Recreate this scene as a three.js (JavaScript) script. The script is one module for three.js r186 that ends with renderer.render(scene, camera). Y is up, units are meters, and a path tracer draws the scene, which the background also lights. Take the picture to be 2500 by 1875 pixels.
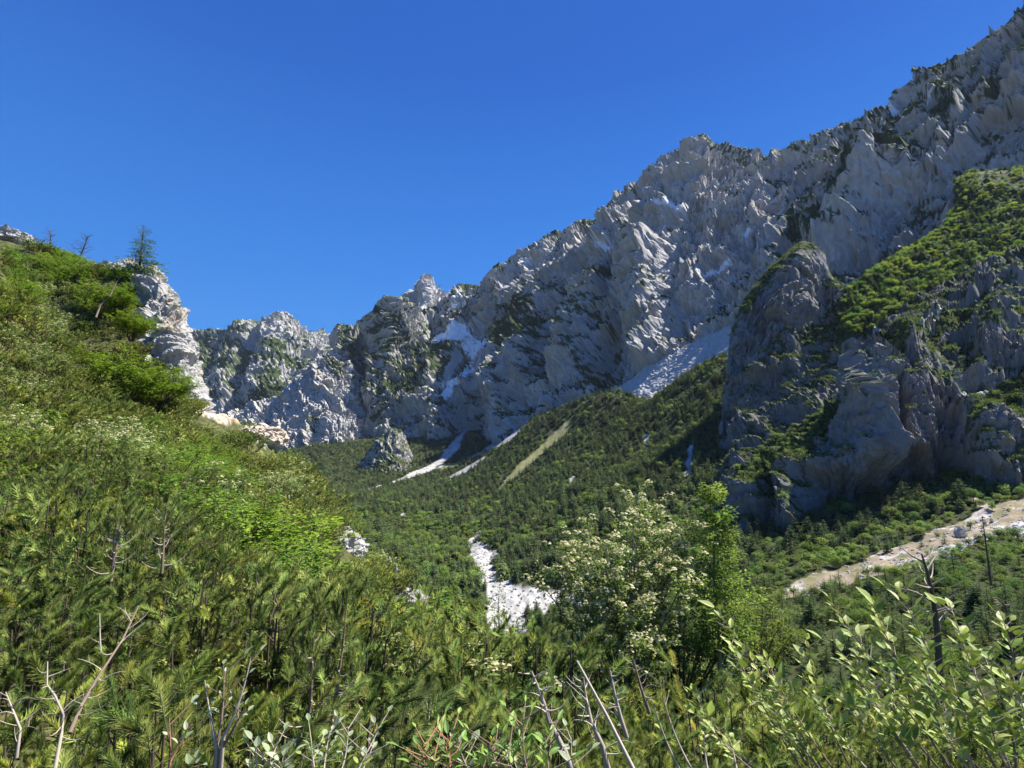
import * as THREE from 'three';
import { createNoise3D } from 'simplex-noise';

// ---------------------------------------------------------------- camera, sky, sun, exposure
const scene = new THREE.Scene();
const FOV = 72, PITCH = 8.1, W = 2500, H = 1875, FOCAL = (H / 2) / Math.tan((FOV / 2) * Math.PI / 180);
const camera = new THREE.PerspectiveCamera(FOV, W / H, 0.05, 9000);
camera.rotation.x = PITCH * Math.PI / 180;
camera.updateMatrixWorld(true);

const SUN = new THREE.Vector3(0.54, 0.81, -0.13).normalize();
const sun = new THREE.DirectionalLight(new THREE.Color(1, 0.95, 0.86), 5);
sun.name = 'sun';
sun.position.copy(SUN).multiplyScalar(3000);
sun.castShadow = true;
sun.shadow.mapSize.set(4096, 4096);
Object.assign(sun.shadow.camera, { left: -2500, right: 2500, top: 2000, bottom: -2000, near: 10, far: 8000 });
scene.add(sun, sun.target);

const EXPOSURE = 2.25;
function makeSky() {
  const w = 512, h = 256, data = new Float32Array(w * h * 4);
  const stops = [[0, [0.105, 0.42, 0.99]], [0.10, [0.076, 0.36, 0.95]], [0.35, [0.044, 0.245, 0.80]], [0.62, [0.024, 0.135, 0.58]], [1, [0.018, 0.095, 0.46]]];
  for (let r = 0; r < h; r++) for (let c = 0; c < w; c++) {
    const el = ((r + 0.5) / h - 0.5) * Math.PI, az = ((c + 0.5) / w - 0.5) * 2 * Math.PI;
    const d = [Math.cos(az) * Math.cos(el), Math.sin(el), Math.sin(az) * Math.cos(el)];
    let col;
    if (d[1] <= 0) col = [0.17, 0.17, 0.14];
    else {
      let k = 0; while (k < stops.length - 2 && d[1] > stops[k + 1][0]) k++;
      const t = (d[1] - stops[k][0]) / (stops[k + 1][0] - stops[k][0]);
      col = stops[k][1].map((a, i) => a + (stops[k + 1][1][i] - a) * t);
      const cs = d[0] * SUN.x + d[1] * SUN.y + d[2] * SUN.z, g = 0.86 + 0.30 * ((cs + 1) / 2) ** 2;
      const halo = 0.07 * Math.exp(-Math.acos(Math.min(1, cs)) * 4.2);
      col = col.map((a) => (a * g + halo) / EXPOSURE);
    }
    data.set([...col, 1], (r * w + c) * 4);
  }
  const t = new THREE.DataTexture(data, w, h, THREE.RGBAFormat, THREE.FloatType);
  t.mapping = THREE.EquirectangularReflectionMapping; t.magFilter = THREE.LinearFilter; t.needsUpdate = true;
  return t;
}
scene.background = makeSky();
scene.environment = scene.background;

const renderer = new THREE.WebGLRenderer({ antialias: true });
renderer.toneMapping = THREE.LinearToneMapping;
renderer.toneMappingExposure = EXPOSURE;
renderer.shadowMap.enabled = true;

// ---------------------------------------------------------------- helpers
function rng(seed) { let s = seed | 0; return () => { s = (s + 0x6d2b79f5) | 0; let t = Math.imul(s ^ (s >>> 15), 1 | s); t = (t + Math.imul(t ^ (t >>> 7), 61 | t)) ^ t; return ((t ^ (t >>> 14)) >>> 0) / 4294967296; }; }
const N3 = createNoise3D(rng(7));
const clamp = (x, a = 0, b = 1) => Math.min(b, Math.max(a, x)), lerp = (a, b, t) => a + (b - a) * t, smooth = (a, b, x) => { const t = clamp((x - a) / (b - a)); return t * t * (3 - 2 * t); };
function fbm(x, y, z, o = 4, g = 0.5) { let s = 0, a = 1, n = 0; for (let i = 0; i < o; i++) { s += a * N3(x, y, z); n += a; a *= g; x = x * 2.03 + 17.1; y = y * 2.03 - 9.2; z = z * 2.03 + 3.3; } return s / n; }
function ridged(x, y, z, o = 5) { let s = 0, a = 1, w = 1, n = 0; for (let i = 0; i < o; i++) { let r = 1 - Math.abs(N3(x, y, z)); r *= r; s += a * r * w; n += a; w = clamp(r * 1.6); a *= 0.52; x = x * 2.07 + 5.7; y = y * 2.07 + 11.3; z = z * 2.07 - 7.9; } return s / n; }
const hash3 = (i, j, k) => { let h = Math.imul(i, 374761393) ^ Math.imul(j, 668265263) ^ Math.imul(k, 1274126177); h = Math.imul(h ^ (h >>> 13), 1274126177); return h ^ (h >>> 16); };
function worley(x, y, z) {   // [distance to the nearest cell, to the second, number of the nearest]
  const X = Math.floor(x), Y = Math.floor(y), Z = Math.floor(z); let a = 9, b = 9, id = 0;
  for (let i = -1; i < 2; i++) for (let j = -1; j < 2; j++) for (let k = -1; k < 2; k++) {
    const h = hash3(X + i, Y + j, Z + k), dx = X + i + (h & 1023) / 1024 - x, dy = Y + j + ((h >>> 10) & 1023) / 1024 - y, dz = Z + k + ((h >>> 20) & 1023) / 1024 - z, d = dx * dx + dy * dy + dz * dz;
    if (d < a) { b = a; a = d; id = h >>> 0; } else if (d < b) b = d;
  }
  return [Math.sqrt(a), Math.sqrt(b), (id % 997) / 997];
}
function facet(x, y, z) {   // broken rock: every cell is a plane tilted its own way
  const X = Math.floor(x), Y = Math.floor(y), Z = Math.floor(z); let a = 9, id = 0, vx = 0, vy = 0, vz = 0;
  for (let i = -1; i < 2; i++) for (let j = -1; j < 2; j++) for (let k = -1; k < 2; k++) {
    const h = hash3(X + i, Y + j, Z + k), dx = x - (X + i + (h & 1023) / 1024), dy = y - (Y + j + ((h >>> 10) & 1023) / 1024), dz = z - (Z + k + ((h >>> 20) & 1023) / 1024), d = dx * dx + dy * dy + dz * dz;
    if (d < a) { a = d; id = h; vx = dx; vy = dy; vz = dz; }
  }
  const q = Math.imul(id, 2654435761 | 0) >>> 0;
  return vx * ((q & 255) / 128 - 1) + vy * (((q >>> 8) & 255) / 128 - 1) + vz * (((q >>> 16) & 255) / 128 - 1) + (((q >>> 24) & 255) / 255 - 0.5) * 0.35;
}
const V = (x, y, z) => new THREE.Vector3(x, y, z);
const CP = Math.cos(PITCH * Math.PI / 180), SP = Math.sin(PITCH * Math.PI / 180);
function ray(px, py) { const x = (px - W / 2) / FOCAL, y = (H / 2 - py) / FOCAL; return [x, y * CP + SP, y * SP - CP]; }   // camera stands at the origin
function at(px, py, depth) { const r = ray(px, py), k = depth / -r[2]; return [r[0] * k, r[1] * k, r[2] * k]; }             // point of that bearing, depth metres north
function atY(px, py, y) { const r = ray(px, py), k = y / r[1]; return [r[0] * k, y, r[2] * k]; }                          // point of that bearing at that height
function bearing(x, y, z) { const cy = y * CP + z * SP, cz = -y * SP + z * CP; return [W / 2 + (x / -cz) * FOCAL, H / 2 - (cy / -cz) * FOCAL, -cz]; }
const catmull = (a, b, c, d, t) => 0.5 * (2 * b + (c - a) * t + (2 * a - 5 * b + 4 * c - d) * t * t + (3 * b - a - 3 * c + d) * t * t * t);
const names = {};
function numbered(n) { const k = names[n] = (names[n] ?? -1) + 1; return k ? n + '_' + String(k).padStart(3, '0') : n; }
function add(o, name, data, parent = scene) { o.name = parent === scene ? numbered(name) : name; Object.assign(o.userData, data); o.traverse((m) => { m.castShadow = m.receiveShadow = true; }); parent.add(o); return o; }
const STRUCT = { kind: 'structure' };
function mat(r, g, b, rough = 0.95, more = {}) { const m = new THREE.MeshPhysicalMaterial({ roughness: rough, side: THREE.DoubleSide, specularIntensity: 0.3, ...more }); if (!more.color) m.color.setRGB(r, g, b); return m; }
const vmat = (flat = false, more = {}) => mat(1, 1, 1, 0.95, { vertexColors: true, flatShading: flat, ...more });
const M = {
  rock: vmat(true), ground: vmat(false), snow: mat(0.86, 0.88, 0.92, 0.8), 
};
function insidePoly(poly, x, y) { let c = false; for (let i = 0, j = poly.length - 1; i < poly.length; j = i++) { const [xi, yi] = poly[i], [xj, yj] = poly[j]; if ((yi > y) !== (yj > y) && x < ((xj - xi) * (y - yi)) / (yj - yi) + xi) c = !c; } return c; }
function segDist(p, a, b) { const dx = b[0] - a[0], dy = b[1] - a[1], dz = b[2] - a[2], t = clamp(((p[0] - a[0]) * dx + (p[1] - a[1]) * dy + (p[2] - a[2]) * dz) / (dx * dx + dy * dy + dz * dz + 1e-9)); return [Math.hypot(p[0] - a[0] - dx * t, p[1] - a[1] - dy * t, p[2] - a[2] - dz * t), t]; }

// A slope lofted through rows of surveyed points (top row first); every row is sampled evenly along its length.
function loft(rows, nu, nv) {
  const R = rows.map((row) => {
    const pts = row.map((p) => (p.length === 3 ? p : p)), len = [0];
    for (let i = 1; i < pts.length; i++) len.push(len[i - 1] + Math.hypot(pts[i][0] - pts[i - 1][0], pts[i][1] - pts[i - 1][1], (pts[i][2] - pts[i - 1][2])));
    const out = [];
    for (let i = 0; i < nu; i++) {
      const s = (i / (nu - 1)) * len.at(-1); let k = 0; while (k < pts.length - 2 && s > len[k + 1]) k++;
      const t = (s - len[k]) / (len[k + 1] - len[k]), a = pts[Math.max(0, k - 1)], b = pts[k], c = pts[k + 1], d = pts[Math.min(pts.length - 1, k + 2)];
      out.push([0, 1, 2].map((m) => lerp(lerp(b[m], c[m], t), catmull(a[m], b[m], c[m], d[m], t), 0.5)));
    }
    return out;
  });
  const P = new Float32Array(nu * nv * 3);
  for (let j = 0; j < nv; j++) {
    const s = (j / (nv - 1)) * (R.length - 1), k = Math.min(R.length - 2, Math.floor(s)), t = s - k;
    const A = R[Math.max(0, k - 1)], B = R[k], C = R[k + 1], D = R[Math.min(R.length - 1, k + 2)];
    for (let i = 0; i < nu; i++) for (let m = 0; m < 3; m++) P[(j * nu + i) * 3 + m] = lerp(lerp(B[i][m], C[i][m], t), catmull(A[i][m], B[i][m], C[i][m], D[i][m], t), 0.6);
  }
  return P;
}
function gridNormals(P, nu, nv, up) {
  const n = new Float32Array(P.length);
  for (let j = 0; j < nv; j++) for (let i = 0; i < nu; i++) {
    const a = (j * nu + Math.max(0, i - 1)) * 3, b = (j * nu + Math.min(nu - 1, i + 1)) * 3, c = (Math.max(0, j - 1) * nu + i) * 3, d = (Math.min(nv - 1, j + 1) * nu + i) * 3;
    const ux = P[b] - P[a], uy = P[b + 1] - P[a + 1], uz = P[b + 2] - P[a + 2], vx = P[d] - P[c], vy = P[d + 1] - P[c + 1], vz = P[d + 2] - P[c + 2];
    let x = vy * uz - vz * uy, y = vz * ux - vx * uz, z = vx * uy - vy * ux; const l = Math.hypot(x, y, z) || 1, o = (j * nu + i) * 3;
    n[o] = x / l; n[o + 1] = y / l; n[o + 2] = z / l;
  }
  return n;
}
// Splits a displaced grid into one mesh per ground cover (rock, scrub, snow ...), all children of one piece of terrain.
function cover(group, P, nu, nv, cls, col, kinds) {
  const nor = gridNormals(P, nu, nv);
  kinds.forEach(([name, material, data], k) => {
    const map = new Int32Array(nu * nv).fill(-1), pos = [], nrm = [], c3 = [], idx = [];
    const use = (v) => { if (map[v] < 0) { map[v] = pos.length / 3; for (let m = 0; m < 3; m++) { pos.push(P[v * 3 + m]); nrm.push(nor[v * 3 + m]); c3.push(col[v * 3 + m]); } } return map[v]; };
    const tri = (a, b, c) => { const x = cls[a], y = cls[b], z = cls[c], w = x === y || x === z ? x : y === z ? y : x; if (w === k) idx.push(use(a), use(b), use(c)); };
    for (let j = 0; j < nv - 1; j++) for (let i = 0; i < nu - 1; i++) { const a = j * nu + i, b = a + 1, c = a + nu, d = c + 1; if ((i + j) & 1) { tri(a, c, b); tri(b, c, d); } else { tri(a, c, d); tri(a, d, b); } }
    if (!idx.length) return;
    const g = new THREE.BufferGeometry();
    g.setAttribute('position', new THREE.BufferAttribute(new Float32Array(pos), 3));
    g.setAttribute('normal', new THREE.BufferAttribute(new Float32Array(nrm), 3));
    g.setAttribute('color', new THREE.BufferAttribute(new Float32Array(c3), 3));
    g.setIndex(idx);
    add(new THREE.Mesh(g, material), name, data ?? {}, group);
  });
  return nor;
}
// Survey marks (given as bearings) carried onto a lofted slope: returns their grid coordinates.
function onSlope(P, nu, nv, marks, step = 3, from = 0) {
  const best = marks.map(() => [1e9, 0, 0]);
  for (let j = from; j < nv; j += step) for (let i = 0; i < nu; i += step) {
    const o = (j * nu + i) * 3; if (P[o + 2] > -1) continue;
    const [x, y] = bearing(P[o], P[o + 1], P[o + 2]);
    for (let k = 0; k < marks.length; k++) { const d = (x - marks[k][0]) ** 2 + (y - marks[k][1]) ** 2; if (d < best[k][0]) best[k] = [d, i, j]; }
  }
  return best.map((b) => [b[1], b[2]]);
}
const LIME = [0.42, 0.41, 0.395], SCRUB = [0.045, 0.066, 0.022], GRASS = [0.13, 0.135, 0.05], SCREE_LIT_SLAB = [0.46, 0.45, 0.43], OCHRE = [0.46, 0.31, 0.17];
const mix = (a, b, t) => [lerp(a[0], b[0], t), lerp(a[1], b[1], t), lerp(a[2], b[2], t)];

function mountain(name, rows, nu, nv, o) {
  const P = loft(rows, nu, nv), N = gridNormals(P, nu, nv), Q = new Float32Array(P.length), cls = new Uint8Array(nu * nv), col = new Float32Array(P.length);
  const flip = 1;
  const world = (g) => { const k = (Math.round(g[1]) * nu + Math.round(g[0])) * 3; return [P[k], P[k + 1], P[k + 2]]; };
  const top = o.open ? 0 : Math.ceil((nv - 1) / (rows.length - 1));
  const ribs = (o.ribs ?? []).map((r) => ({ ...r, pts: onSlope(P, nu, nv, r.line, 3, top).map(world) }));
  const areas = (o.areas ?? []).map((a) => { const poly = onSlope(P, nu, nv, a.poly, 2, top), xs = poly.map((p) => p[0]), ys = poly.map((p) => p[1]); return { ...a, poly, box: [Math.min(...xs), Math.max(...xs), Math.min(...ys), Math.max(...ys)] }; });
  const s = o.scale;
  for (let j = 0; j < nv; j++) for (let i = 0; i < nu; i++) {
    const k = (j * nu + i) * 3, x = P[k], y = P[k + 1], z = P[k + 2];
    const wx = x + s * 0.25 * N3(x / s / 0.8, y / s / 0.8, z / s / 0.8), wz = z + s * 0.25 * N3(y / s / 0.8, z / s / 0.8, x / s / 0.8);
    const lean = o.lean ?? 0.25;
    let d = o.amp * (ridged((wx + y * lean) / s, (y * (o.vert ?? 0.36)) / s, wz / s, 4) - 0.45);
    if (o.groove) d -= o.groove * (ridged((wx + y * lean) / s * 4.2, (y / s) * 0.75, wz / s * 4.2, 3) - 0.4) + o.groove * 0.4 * (ridged((x + y * lean * 0.5) / s * 11, (y / s) * 2.4, z / s * 11, 2) - 0.4);
    d += o.amp * 0.07 * (ridged((x - y * 0.2) / s * 4.5, (y / s) * 1.4, (z / s) * 4.5, 3) - 0.4);
    if (o.block) { const ax = wx + y * lean, b = o.block, fy = o.fy ?? 0.5; d += o.facets * (b * facet(ax / b, (y * fy) / b, wz / b) + b * 0.52 * facet(ax / b / 0.4, (y * fy * 1.1) / b / 0.4, wz / b / 0.4) + b * 0.26 * facet(x / b / 0.16, (y * 0.8) / b / 0.16, z / b / 0.16)); }
    if (o.bed) { const c = (y - o.bed[2] * x + s * 0.12 * fbm(x / s, y / s, z / s, 3)) / o.bed[0], f = c - Math.floor(c), thick = 0.55 + 0.45 * N3(Math.floor(c) * 3.7, x / s * 0.8, 5); d += o.bed[1] * thick * (f < 0.82 ? f / 0.82 : (1 - f) / 0.18); }
    for (const r of ribs) { let best = 1e9; for (let m = 0; m < r.pts.length - 1; m++) best = Math.min(best, segDist([x, y, z], r.pts[m], r.pts[m + 1])[0]); if (best < r.w * 1.6) { const t = clamp(1 - best / r.w + 0.22 * fbm(x / r.w, y / r.w, z / r.w, 3)); d += r.a * (r.a > 0 ? t ** 0.8 : t * t * (3 - 2 * t)); } }
    const damp = o.damp ? o.damp(i / (nu - 1), j / (nv - 1), x, y, z) : 1;
    let calm = 1; for (const a of areas) if (a.calm && i >= a.box[0] && i <= a.box[1] && j >= a.box[2] && j <= a.box[3] && insidePoly(a.poly, i, j)) calm = a.calm;
    const dd = d * damp * calm * flip;
    Q[k] = x + N[k] * dd; Q[k + 1] = y + N[k + 1] * dd + (o.jag ?? 0) * damp * fbm(x / s * 6, y / s * 3, z / s * 6, 3); Q[k + 2] = z + N[k + 2] * dd;
  }
  const n2 = gridNormals(Q, nu, nv);
  const nb = (i, j, m) => n2[(clamp(j, 0, nv - 1) * nu + clamp(i, 0, nu - 1)) * 3 + m];
  for (let j = 0; j < nv; j++) for (let i = 0; i < nu; i++) {
    const k = (j * nu + i) * 3, x = Q[k], y = Q[k + 1], z = Q[k + 2];
    const ny = flip * (nb(i, j, 1) + nb(i - 3, j, 1) + nb(i + 3, j, 1) + nb(i, j - 3, 1) + nb(i, j + 3, 1)) / 5;
    const f = fbm(x / s * 2.2, y / s * 2.2, z / s * 2.2, 5, 0.6), g = N3(x / s * 14, y / s * 14, z / s * 14), q = N3(x / s * 40, y / s * 40, z / s * 40);
    let bias = o.scrub, c = 0, force = -1;
    for (const a of areas) {
      if (i < a.box[0] - 8 || i > a.box[1] + 8 || j < a.box[2] - 8 || j > a.box[3] + 8) continue;
      const e = a.edge ?? 3, xi = i + e * fbm(x / s * 7, y / s * 7, z / s * 7 + 9, 3) * 2, yj = j + e * fbm(x / s * 7 + 5, y / s * 7, z / s * 7, 3) * 2;
      if (!insidePoly(a.poly, xi, yj)) continue;
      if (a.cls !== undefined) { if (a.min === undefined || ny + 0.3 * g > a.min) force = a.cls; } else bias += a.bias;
    }
    const score = f * 0.75 + g * 0.28 + q * 0.12 + (ny - 0.52) * (o.slope ?? 1.5) + bias;
    if (o.all) force = o.all;
    if (force >= 0) c = force; else if (score > 0) c = 1;
    cls[j * nu + i] = c;
    const streak = fbm(x / s * 9, y / s * 0.9, z / s * 9, 3), tone = 0.86 + 0.22 * f + 0.16 * g + 0.16 * streak + 0.10 * q;
    let rgb;
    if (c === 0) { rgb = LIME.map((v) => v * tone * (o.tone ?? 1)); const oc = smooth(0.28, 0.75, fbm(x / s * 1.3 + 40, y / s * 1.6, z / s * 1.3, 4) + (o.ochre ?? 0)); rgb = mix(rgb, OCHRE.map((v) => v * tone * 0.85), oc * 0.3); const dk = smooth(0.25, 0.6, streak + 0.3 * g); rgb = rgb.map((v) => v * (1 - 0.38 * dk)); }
    else if (c === 1) { const gr = smooth(-0.1, 0.55, fbm(x / s * 3 + 9, y / s * 3, z / s * 3, 3) + (o.grass ?? -0.1)); rgb = mix(SCRUB.map((v) => v * (0.8 + 0.5 * g + 0.3 * q)), GRASS.map((v) => v * (0.85 + 0.3 * g)), gr); }
    else if (c === 2) rgb = [0.80 + 0.05 * g, 0.81 + 0.05 * g, 0.83 + 0.04 * g];
    else rgb = SCREE_LIT_SLAB.map((v) => v * (0.93 + 0.12 * fbm(x / s * 12, y / s * 1.5, z / s * 3, 3) + 0.1 * q));
    col.set(rgb.map((v) => clamp(v, 0.01, 0.92)), k);
  }
  const group = add(new THREE.Group(), name, STRUCT);
  cover(group, Q, nu, nv, cls, col, [['rock_face', M.rock], ['scrub_cover', M.ground], ['snow_patch', M.ground], ['scree', M.ground]]);  // last cover: scree, plus upper slabs painted pale as if sunlit
  return { Q, cls, nu, nv, n2, flip, P, areas };
}
const A3 = (list) => list.map((p) => at(...p));
// fills in rows between a ridge and a foot row; g gives how far forward each one stands
function between(ridge, foot, steps) { const n = 60, rs = loft([ridge, ridge], n, 2), fs = loft([foot, foot], n, 2), out = []; for (const [t, g] of steps) { const row = []; for (let i = 0; i < n; i++) { const a = [rs[i * 3], rs[i * 3 + 1], rs[i * 3 + 2]], b = [fs[i * 3], fs[i * 3 + 1], fs[i * 3 + 2]]; row.push([lerp(a[0], b[0], g), lerp(a[1], b[1], t), lerp(a[2], b[2], g)]); } out.push(row); } return out; }
const under = (row) => row.map((p) => [p[0], p[1] - 260, p[2] + 30]);
const behind = (row, back, down) => row.map((p) => [p[0] * 1.03 + back * 0.2, p[1] - down, p[2] - back]);

// ---------------------------------------------------------------- the far mountains
{
  const ridge = A3([[330, 850, 3500], [430, 822, 3500], [494, 813, 3450], [541, 802, 3450], [567, 810, 3450], [610, 811, 3430], [639, 795, 3400], [662, 788, 3400], [686, 783, 3380], [715, 788, 3380], [751, 806, 3380], [784, 813, 3400], [805, 830, 3420], [830, 868, 3450], [900, 930, 3500]]);
  const foot = A3([[300, 1060, 2700], [480, 1040, 2650], [600, 1030, 2600], [700, 1000, 2600], [780, 990, 2650], [900, 1010, 2700]]);
  mountain('far_mountain', [behind(ridge, 500, 400), ridge, ...between(ridge, foot, [[0.3, 0.32], [0.62, 0.66]]), foot, under(foot)], 300, 260, {
    scale: 330, amp: 70, groove: 22, jag: 5, block: 56, facets: 0.36, bed: [40, 12, 0.2], tone: 1.1, scrub: 0.12, slope: 1.2, grass: -0.5,
    areas: [{ poly: [[640, 790], [690, 780], [760, 805], [815, 845], [790, 870], [720, 850], [660, 860], [600, 850]], bias: -0.35 }, { poly: [[440, 820], [620, 812], [600, 850], [700, 870], [760, 900], [600, 920], [450, 900]], bias: 0.3 }, { poly: [[590, 985], [780, 930], [760, 1010], [600, 1040]], bias: 0.7 }],
    ribs: [{ line: [[690, 785], [660, 870], [610, 960]], w: 160, a: 70 }, { line: [[600, 812], [560, 900], [540, 980]], w: 120, a: 60 }, { line: [[630, 830], [600, 900], [585, 990]], w: 80, a: -60 }],
  });
}
{
  const ridge = A3([[950, 800, 3000], [990, 737, 3000], [1015, 708, 2980], [1030, 698, 2960], [1044, 693, 2950], [1056, 703, 2950], [1067, 713, 2960], [1081, 706, 2960], [1096, 720, 2980], [1116, 720, 3000], [1160, 760, 3050]]);
  const foot = A3([[930, 900, 2600], [1000, 900, 2550], [1060, 900, 2550], [1120, 890, 2580], [1180, 880, 2600]]);
  mountain('far_peak', [behind(ridge, 200, 300), ridge, ...between(ridge, foot, [[0.3, 0.35], [0.65, 0.7]]), foot], 150, 140, { scale: 190, amp: 70, groove: 20, jag: 7, block: 40, facets: 0.36, tone: 1.25, scrub: -0.6, slope: 1, lean: -0.3, ribs: [{ line: [[1044, 695], [1050, 760], [1040, 820]], w: 70, a: 45 }] });
}
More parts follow.
